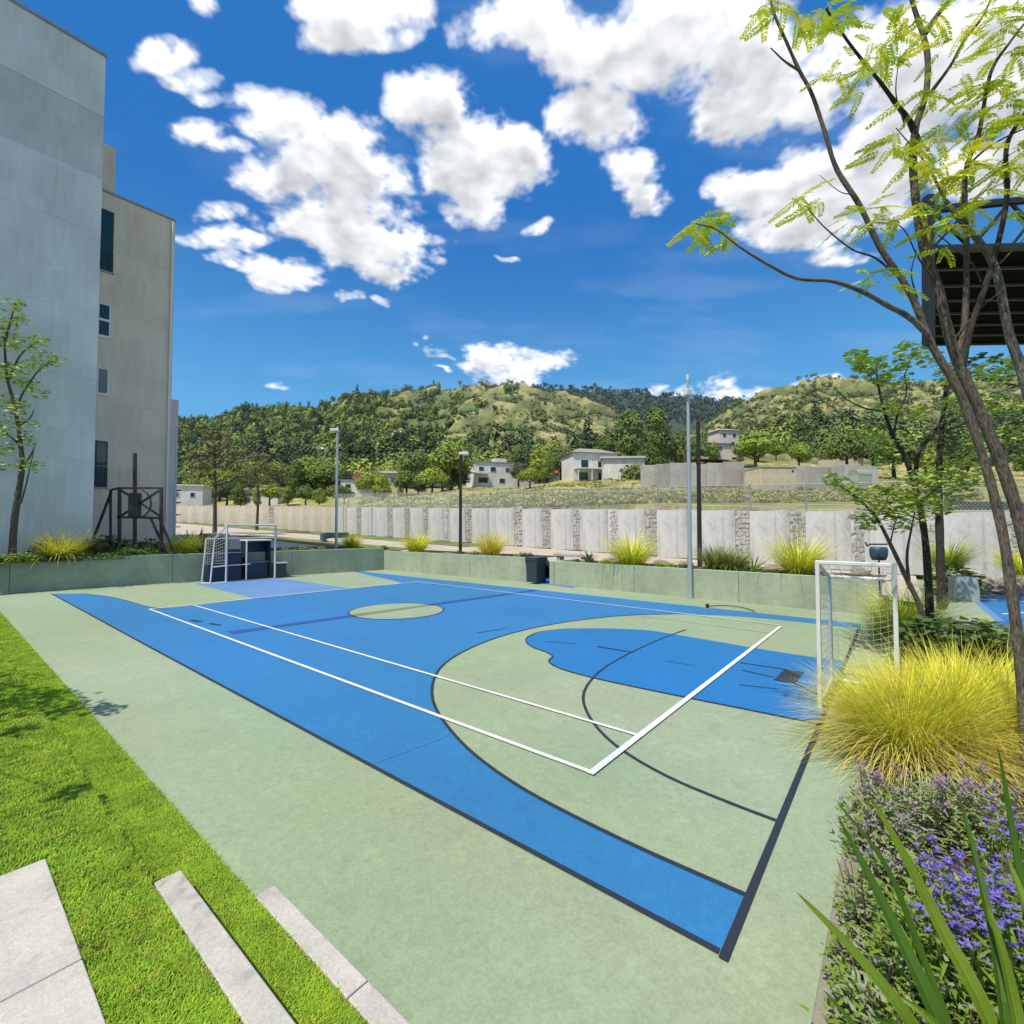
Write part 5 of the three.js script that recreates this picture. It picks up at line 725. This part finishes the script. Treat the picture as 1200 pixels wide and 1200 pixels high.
{ // tree in front of the grey block
  const t = thing('slender_tree', 'slender light green tree standing in front of the grey apartment block', 'tree'); const d = 16.8, P = a => a.map(q => at(q[0], q[1], d)); const g = at(14, 648, d); g.y = 1.0;
  limb('trunk', [g, ...P([[17, 610], [22, 575], [26, 545], [24, 520], [18, 480], [8, 440], [5, 390]])], .12, .03, mat.bark, t, 8);
  for (const a of [[[17, 612], [18, 590], [17, 577]], [[24, 590], [30, 570], [40, 525]], [[26, 548], [35, 535], [42, 520]], [[24, 522], [10, 510], [-6, 500]], [[18, 480], [30, 455], [50, 430], [68, 420]], [[10, 445], [25, 415], [45, 400]], [[6, 400], [14, 370], [18, 355]], [[20, 500], [35, 490], [40, 480]]]) limb('branch', P(a), .04, .012, mat.bark, t, 6);
  const [A, B] = clusters([[15, 358, 50, 11], [12, 378, 50, 11], [26, 374, 22, 8], [8, 398, 70, 13], [28, 404, 70, 13], [45, 400, 40, 9], [52, 420, 60, 12], [66, 423, 30, 8], [38, 428, 60, 12], [22, 440, 60, 12], [5, 432, 50, 10], [35, 450, 44, 10], [48, 462, 30, 8], [8, 470, 50, 11], [22, 478, 50, 11], [14, 492, 50, 11], [32, 498, 40, 10], [2, 505, 50, 10], [30, 516, 36, 9], [8, 525, 40, 10], [26, 545, 40, 10], [40, 546, 36, 10], [2, 545, 26, 8], [-20, 440, 120, 26], [-25, 500, 100, 24], [-20, 390, 90, 22]].map(q => [q[0], q[1], q[2], q[3] * 1.4]), d, .08, 74, 1.8, 1.15); A.into('crown', mat.leafBright, t); B.into('crown', mat.leafBright, t);
  // the same kind of tree on the bank, just out of view to the left: it throws the leaf shadow on the lawn
  const s = thing('slender_tree', 'slender light green tree growing on the turf bank', 'tree'); const r = rng(66), A2 = new MB(), B2 = new MB(), top = v3(-8.2, 3.4, -4.6); limb('trunk', [v3(-8.6, .3, -3.9), v3(-8.5, 1.6, -4.0), v3(-8.3, 2.6, -4.3), top], .08, .02, mat.bark, s, 8);
  for (const [x, y, h, n, sp] of [[30, 800, 3.0, 70, .34], [52, 806, 2.9, 60, .3], [75, 807, 2.7, 26, .22], [100, 808, 2.7, 22, .2], [112, 806, 2.6, 14, .14], [12, 796, 3.2, 80, .4], [-20, 800, 3.3, 150, .5], [8, 842, 2.6, 26, .15], [68, 911, 2.3, 26, .10], [-60, 830, 3.2, 160, .6], [-90, 790, 3.6, 200, .7]]) { const c = onGround(x, y, .3).addScaledVector(sunDir, (h - .3) / sunDir.y); limb('branch', [v3(-8.35, Math.min(2.6, h - .4), -4.2), v3((c.x - 8.35) / 2, h, (c.z - 4.2) / 2), c], .018, .005, mat.bark, s, 5); for (let k = 0; k < n; k++) discLeaf(r() < .5 ? A2 : B2, c.clone().add(v3((r() - .5) * 2 * sp, (r() - .5) * sp, (r() - .5) * 2 * sp)), .055, r); }
  A2.into('crown', mat.leafBright, s); B2.into('crown', mat.leafMid, s);
}
console.log('near trees done');

// ---------------------------------------------------------------- ornamental grasses, shrubs and flowers
function tuft(seed, n, h, spread, w, lean, droop, segs = 5) { const r = rng(seed), m = new MB(); for (let k = 0; k < n; k++) { const a = r() * 6.28, q = Math.sqrt(r()) * spread, b = v3(Math.cos(a) * q, 0, Math.sin(a) * q), stray = r() < .07 ? 1.9 : 1, az = a + (r() - .5) * 1.4 * stray, l = lean * (.2 + q / spread) * (.5 + r()) * stray; m.blade(b, az, h * (.55 + r() * .6), w * (.7 + r() * .6), l, droop * (.4 + r() * 1.1), segs); } return m.build(); }
{
  const gA = [tuft(1, 420, .95, .22, .011, .45, .75), tuft(2, 420, .9, .24, .011, .5, .8)], gB = [tuft(3, 260, 1.0, .2, .010, .6, 1.0), tuft(4, 260, .95, .2, .010, .6, 1.1)];
  const spots = [ // x, bed, height scale, main, tips, label
    ['side', 413, .95, .95, 'grassGreen', 'grassYellow', 'green yellow grass clump at the inner corner of the side planter'],
    ['side', 488, .95, 1.1, 'grassYellow', 'grassGreen', 'golden grass clump left of the black lamp post'],
    ['side', 575, .95, 1.1, 'grassGold', 'grassYellow', 'golden grass clump right of the black lamp post'],
    ['side', 740, .85, 1.25, 'grassYellow', 'grassGreen', 'broad yellow grass clump left of the pale light pole'],
    ['side', 838, .85, .85, 'grassDull', 'grassGreen', 'dull green upright grass clump right of the black post'],
    ['side', 858, .85, .78, 'grassDull', 'grassGreen', 'small dull green grass clump beside the other dull green one'],
    ['side', 935, .85, 1.15, 'grassYellow', 'grassGreen', 'bright yellow green grass clump left of the white goal'],
    ['end', 75, 1.04, 1.15, 'grassYellow', 'grassGold', 'yellow grass clump in front of the grey block corner'],
    ['end', 215, 1.04, .95, 'grassGreen', 'grassYellow', 'yellow green grass clump left of the far goal'],
    ['end', 205, 1.04, .7, 'grassGold', 'grassYellow', 'small golden grass clump behind the end planter wall']];
  spots.forEach(([bed, x, y, s, a, b, label], k) => { const p = bed === 'side' ? planterPoint(x, 13.55, y) : endPoint(x, 23.0, y), o = thing('grass_clump', label, 'ornamental grass', p, k * 1.3); mesh('blades', gA[k % 2], mat[a], o); mesh('blades', gB[k % 2], mat[b], o); o.scale.setScalar(s * 1.35); });
  for (const [x, y, D, s, a, label] of [[1062, 700, 9.6, 1.3, 'grassYellow', 'yellow green grass clump at the foot of the round leaved tree'], [1046, 716, 9.2, 1.0, 'grassGreen', 'green grass clump just behind the goal net'], [1110, 640, 16, 1.4, 'grassGreen', 'green grass clump below the slim dark trunk'], [1195, 648, 17, 1.4, 'grassYellow', 'yellow green grass clump by the boundary wall beyond the neighbouring court']]) { const p = at(x, y, D); p.y = Math.max(0, p.y - .55 * s); const o = thing('grass_clump', label, 'ornamental grass', p, x); mesh('blades', gA[0], mat[a], o); mesh('blades', gB[1], mat.grassGreen, o); o.scale.setScalar(s); }
}
function bushGeo(seed, rx, ry, rz, n, leaf) { const r = rng(seed), m = new MB(); for (let k = 0; k < n; k++) { let x, y, z, q; do { x = r() * 2 - 1; y = r(); z = r() * 2 - 1; q = Math.hypot(x, y, z); } while (q > 1 || q < .45); const s = 1 + .22 * n3(x * 2 + seed, y * 2, z * 2); discLeaf(m, v3(x * rx * s, y * ry * s, z * rz * s), leaf, r); } return m.build(); }
{ // low shrubs on the planters
  const g = [bushGeo(11, .5, .45, .45, 520, .05), bushGeo(12, .45, .55, .45, 520, .055), bushGeo(13, .6, .35, .45, 520, .045)]; const ms = [mat.leafMid, mat.leafDark, mat.leafBright]; const r = rng(17);
  const put = (p, k, m, s, label, group) => { const o = thing('planter_shrub', label, 'shrub', p, r() * 6, group); mesh('foliage', g[k], m, o); const st = new MB(); for (let q = 0; q < 4; q++) st.tube([v3(0, -.02, 0), v3((r() - .5) * .4, .2, (r() - .5) * .4)], [.012, .006], 5); st.into('stem', mat.twig, o); o.scale.setScalar(s); };
  for (let x = -30; x < 235; x += 11) put(endPoint(x + r() * 6, 22.15 + r() * .25, 1.0), Math.floor(r() * 3), ms[Math.floor(r() * 3)], .5 + r() * .25, 'low green shrub edging the top of the shaded end planter wall', 'low shrubs edging the end planter');
  for (const [x, m, s, u] of [[105, 1, 1.0, 23.4], [122, 1, 1.2, 24.2], [140, 1, 1.1, 23.8], [158, 0, .9, 23.2], [172, 1, 1.0, 23.6], [188, 0, .9, 23.9], [150, 2, .7, 22.7], [235, 1, .9, 23.5], [55, 1, 1.0, 23.6], [175, 2, .7, 22.7]]) put(endPoint(x, u, 1.0), m === 1 ? 1 : 0, ms[m], s * 1.35, 'taller leafy shrub at the foot of the apartment building', 'taller shrubs by the building');
  for (const x of [430, 445, 458, 520, 532, 548, 556, 600, 610, 618, 665, 690, 705, 770, 785, 798, 870, 885, 890, 905, 960]) put(planterPoint(x + r() * 6, 13.1 + r() * .5, x < 625 ? .88 : .78), Math.floor(r() * 3), ms[Math.floor(r() * 3)], .35 + r() * .3, 'small green shrub between the grasses of the side planter', 'small shrubs in the side planter');
  for (const x of [335, 345, 356, 366, 378]) put(endPoint(x, 21.2, 1.0), 1, ms[0], .4 + r() * .2, 'small rounded shrub on the end planter right of the far goal', 'small shrubs right of the far goal');
  // clipped hedge block
  const hb = thing('clipped_hedge', 'square clipped dark green hedge behind the far goal', 'hedge', endPoint(252, 23.6, 1.0), ROT); { const m = new MB(), q = rng(5); for (let k = 0; k < 1500; k++) { const f = Math.floor(q() * 3), p = v3((q() - .5) * 1.1, q() * .9, (q() - .5) * .8); if (f === 0) p.x = Math.sign(p.x) * .55; if (f === 1) p.z = Math.sign(p.z) * .4; if (f === 2) p.y = .9; discLeaf(m, p, .05, q); } m.into('foliage', mat.leafDark, hb); new MB().box([0, .42, 0], [.95, .84, .66], 0, .05).into('core', mat.crownC, hb); }
  // bushes at the foot of the right-hand trees
  for (const [x, y, D, s, m, label] of [[1110, 760, 7.4, 1.5, 1, 'dark leafy shrub at the foot of the round leaved tree'], [1135, 745, 7.6, 1.4, 0, 'broad leafy shrub right of the round leaved tree'], [1085, 750, 7.6, 1.2, 1, 'dark shrub right behind the golden grass'], [1160, 760, 7.2, 1.2, 0, 'leafy shrub beside the dark leaning stem'], [1118, 650, 15.5, 1.8, 0, 'green bush in front of the boundary wall near the slim trunk'], [1012, 760, 5.6, .7, 0, 'small leafy sprig bush inside the goal']]) { const p = at(x, y, D); p.y = D > 10 ? .1 : 0; put(p, 1, ms[m], s, label); }
  // verge tufts in the side planter
}
{ // young bush palm silhouettes and yuccas in the planters
  const spike = (label, p, s, n, m, w = .05) => { const o = thing('spiky_plant', label, 'plant', p, s * 7); const r = rng(Math.round(s * 1000)); for (let k = 0; k < n; k++) { const mb = new MB(); mb.blade(v3(0, 0, 0), k * 2.4 + r() * .3, .75 * (.7 + r() * .5), w, .15 + r() * .8, .3 + r() * .5, 5); mb.into('leaf', m, o); } o.scale.setScalar(s); };
  spike('upright spiky plant left of the bright yellow green grass', planterPoint(882, 13.4, .8), 1.0, 18, mat.leafMid); spike('small aloe in the side planter near the wheeled bin', planterPoint(690, 13.6, .8), .8, 14, mat.leafDark, .08); spike('spiky plant under the steel landing frame', endPoint(135, 22.9, 1.04), 1.1, 18, mat.leafDark, .06); spike('spiky cream edged plant beside the yellow grass near the block corner', endPoint(55, 22.7, 1.04), 1.0, 16, mat.leafMid, .06); spike('dark palm like plant left of the clipped hedge', endPoint(232, 24.4, 1.04), 1.6, 20, mat.leafDark, .06); spike('dark palm like plant behind the end planter grasses', endPoint(222, 25.2, 1.04), 1.5, 20, mat.leafDark, .06);
}
{ // big golden feather grass in the bed by the goal
  const mk = (label, p, s, seed, n) => { const o = thing('feather_grass', label, 'ornamental grass', p, seed); const a = tuft(seed, n, .95, .26, .0055, .42, .9, 7), b = tuft(seed + 1, Math.round(n * .6), 1.05, .24, .005, .6, 1.3, 7), c = tuft(seed + 2, Math.round(n * .35), 1.1, .22, .004, .75, 1.5, 8), d = tuft(seed + 3, Math.round(n * .5), .7, .24, .006, .35, .6, 6); mesh('blades', a, mat.grassYellow, o); mesh('blades', b, mat.grassGold, o); mesh('blades', c, mat.grassPale, o); mesh('blades', d, mat.grassGreen, o); o.scale.setScalar(s); };
  const P = (x, y, h = .06) => onGround(x, y, h);
  mk('wide golden feather grass arching over the court edge by the goal', P(1062, 885), 1.0, 900, 1700); mk('tall golden feather grass in the middle of the flower bed', P(1118, 868), 1.12, 910, 1700); mk('golden feather grass at the foot of the dark leaning stem', P(1185, 872), 1.05, 920, 1500); mk('golden feather grass behind the tall middle clump', P(1150, 842), .95, 930, 1200);
}
{ // grey sage, purple flowers, green ground cover and flax in the near bed
  const P = (x, y, h = .06) => onGround(x, y, h); const r = rng(1234);
  const leaves = (mb, c, rx, ry, rz, n, len, wid) => { for (let k = 0; k < n; k++) { let x, y, z, q; do { x = r() * 2 - 1; y = r(); z = r() * 2 - 1; q = Math.hypot(x, y, z); } while (q > 1 || q < .35); const s = 1 + .3 * n3(x * 2.3 + c.x * 3, y * 2.3, z * 2.3 + c.z * 3); mb.blade(v3(c.x + x * rx * s, c.y + y * ry * s, c.z + z * rz * s), Math.atan2(z, x) + (r() - .5) * 2.2, len * (.6 + r() * .7), wid * (.7 + r() * .6), .3 + r() * 1.1, .3 + r() * .8, 3); } };
  const bush = (name, label, list, m1, m2, len, wid, dusty) => { const o = thing(name, label, 'shrub'); const A = new MB(), B = new MB(), S = new MB(), F = new MB(); for (const [x, y, h, rx, ry, n] of list) { const c = P(x, y, .06); leaves(A, c, rx, ry, rx, Math.round(n * .55), len, wid); leaves(B, c, rx * .95, ry, rx * .95, Math.round(n * .45), len, wid); for (let k = 0; k < 14; k++) { const a = r() * 6.28, q = rx * (.2 + r() * .7), tp = v3(c.x + Math.cos(a) * q, c.y + ry * (.5 + r() * .6), c.z + Math.sin(a) * q); S.tube([v3(c.x + Math.cos(a) * q * .3, c.y, c.z + Math.sin(a) * q * .3), tp], [.004, .0025], 5); if (dusty) for (let f = 0; f < dusty; f++) { F.blade(tp.clone().add(v3((r() - .5) * .05, (r() - .2) * .06, (r() - .5) * .05)), r() * 6.28, .022, .012, r() * 1.2, .4, 2); } } } A.into('foliage', m1, o); B.into('foliage', m2, o); S.into('stem', mat.twig, o); if (dusty) F.into('flower_spikes', mat.petalDusty, o); return o; };
  bush('sage_bush', 'grey green sage with dusty mauve tips below the golden grass', [[1035, 1000, 0, .26, .40, 520], [1075, 985, 0, .28, .42, 560], [1120, 985, 0, .28, .40, 560], [1165, 990, 0, .28, .42, 520], [1050, 1060, 0, .22, .34, 460], [1020, 960, 0, .16, .34, 260]], mat.leafGrey, mat.leafMid, .05, .017, 14);
  bush('ground_cover', 'leafy green and cream ground cover spilling over the bed kerb', [[1030, 1180, 0, .20, .30, 420], [1035, 1260, 0, .22, .32, 420], [1080, 1150, 0, .22, .36, 460], [1070, 1330, 0, .22, .30, 380], [1120, 1230, 0, .22, .30, 420], [1020, 1110, 0, .15, .34, 300], [1150, 1120, 0, .24, .34, 420], [1190, 1180, 0, .24, .34, 420], [1008, 1075, 0, .12, .26, 200], [1000, 1150, 0, .11, .2, 180], [1005, 1215, 0, .12, .22, 180], [1012, 1010, 0, .12, .26, 200]], mat.leafMid, mat.leafGrey, .036, .016, 0);
  { // purple flowered plant
    const o = thing('purple_flowers', 'plant massed with violet blue flowers in front of the sage', 'flowers'); const A = new MB(), B = new MB(), S = new MB(), L = new MB();
    for (const [x, y, D, n, s] of [[1095, 1010, 2.35, 55, .10], [1120, 1040, 2.3, 85, .13], [1150, 1030, 2.3, 70, .12], [1135, 1070, 2.2, 80, .12], [1165, 1065, 2.2, 60, .11], [1140, 1100, 2.1, 50, .09], [1180, 1030, 2.3, 50, .11], [1190, 970, 2.5, 45, .10], [1165, 960, 2.55, 30, .08], [1105, 1075, 2.15, 25, .08], [1070, 1062, 2.2, 10, .03], [1195, 1090, 2.1, 40, .1]]) { const c = at(x, y, D); for (let k = 0; k < 6; k++) S.tube([v3(c.x + (r() - .5) * .1, .05, c.z + (r() - .5) * .1), v3(c.x + (r() - .5) * s, c.y - .02, c.z + (r() - .5) * s)], [.004, .003], 5);
      for (let k = 0; k < n * .46; k++) { const p = c.clone().add(v3((r() - .5) * 2.3 * s, (r() - .5) * 1.6 * s, (r() - .5) * 2 * s)), a0 = r() * 6; const q = r() < .65 ? A : B; for (let f = 0; f < 5; f++) q.blade(p, a0 + f * 1.256, .019 + r() * .006, .012, .5 + r() * .5, .5, 2); }
      leaves(L, v3(c.x, .06, c.z), .2, Math.max(.1, c.y - .06), .2, 150, .07, .016); }
    A.into('petals', mat.petal, o); B.into('petals', mat.petalDark, o); S.into('stem', mat.leafMid, o); L.into('foliage', mat.leafMid, o);
  }
  { // flax blades: each leaf a folded strap
    const o = thing('flax_plant', 'flax with broad green sword leaves in the bed corner', 'plant');
    const strap = (pts, w0, m, i) => { const w = w0 * 1.08; const c = new THREE.CatmullRomCurve3(pts.map(q => at(...q)), false, 'centripetal').getPoints(16), mb = new MB(), n = c.length - 1, view = v3(0, 0, 1); const Lr = [];
      for (let k = 0; k <= n; k++) { const t = k / n, d = new THREE.Vector3().subVectors(c[Math.min(n, k + 1)], c[Math.max(0, k - 1)]).normalize(), s = new THREE.Vector3().crossVectors(d, v3(.25 * Math.sin(i * 2), .35, 1).normalize()).normalize(), nn = new THREE.Vector3().crossVectors(s, d).normalize(), ww = w * Math.min(1, Math.pow(1 - t, .55) * 1.15) * (.75 + .25 * Math.min(1, t * 3)) * .5 + .0008; Lr.push([c[k].clone().addScaledVector(s, -ww).addScaledVector(nn, ww * .45), c[k].clone(), c[k].clone().addScaledVector(s, ww).addScaledVector(nn, ww * .45), s, nn]); }
      for (let k = 0; k < n; k++) { const a = Lr[k], b = Lr[k + 1], nL = a[4].clone().addScaledVector(a[3], .42).normalize(), nR = a[4].clone().addScaledVector(a[3], -.42).normalize(); mb.quad(a[0], a[1], b[1], b[0], nL); mb.quad(a[1], a[2], b[2], b[1], nR); }
      const lf = mb.into('leaf', m, o), tv = lf.geometry.attributes.uv; for (let k = 0; k < n; k++) for (let h = 0; h < 2; h++) { const q = (k * 2 + h) * 4, x0 = h * .5; tv.setXY(q, x0, k / n); tv.setXY(q + 1, x0 + .5, k / n); tv.setXY(q + 2, x0 + .5, (k + 1) / n); tv.setXY(q + 3, x0, (k + 1) / n); } };
    const F = mat.leafFlax, E2 = mat.leafFlaxEdge; let i = 0;
    for (const [pts, w, m] of [
      [[[1150, 1330, 1.5], [1100, 1200, 1.6], [1042, 1075, 1.75], [982, 957, 1.9]], .055, F], [[[1130, 1330, 1.45], [1067, 1200, 1.5], [1000, 1115, 1.6], [934, 1046, 1.7]], .042, E2], [[[1200, 1330, 1.5], [1158, 1196, 1.6], [1100, 1083, 1.75], [1058, 1000, 1.85], [1018, 930, 1.95]], .05, E2], [[[1160, 1330, 1.6], [1080, 1120, 1.8], [1035, 1010, 1.9], [981, 940, 2.0]], .026, F],
      [[[1225, 1330, 1.5], [1205, 1100, 1.6], [1187, 992, 1.7], [1169, 874, 1.8]], .05, F], [[[1190, 1330, 1.45], [1177, 1196, 1.5], [1165, 1110, 1.6], [1146, 1021, 1.7], [1124, 932, 1.8]], .036, F], [[[1215, 1330, 1.4], [1190, 1190, 1.5], [1172, 1110, 1.55], [1155, 1055, 1.6]], .036, E2], [[[1110, 1330, 1.45], [1050, 1260, 1.5], [1000, 1200, 1.55], [965, 1160, 1.6]], .022, F],
      [[[1240, 1330, 1.5], [1225, 1150, 1.5], [1200, 1060, 1.6], [1178, 1000, 1.7]], .04, E2], [[[1180, 1330, 1.4], [1130, 1240, 1.5], [1085, 1190, 1.55], [1050, 1165, 1.6]], .03, E2], [[[1120, 1330, 1.4], [1080, 1240, 1.45], [1050, 1205, 1.5], [1020, 1190, 1.5]], .028, F], [[[1250, 1330, 1.5], [1222, 1200, 1.5], [1212, 1000, 1.6], [1205, 900, 1.7]], .045, F]]) strap(pts, w, m, i++);
  }
}
console.log('plants done');
renderer.render(scene, camera);
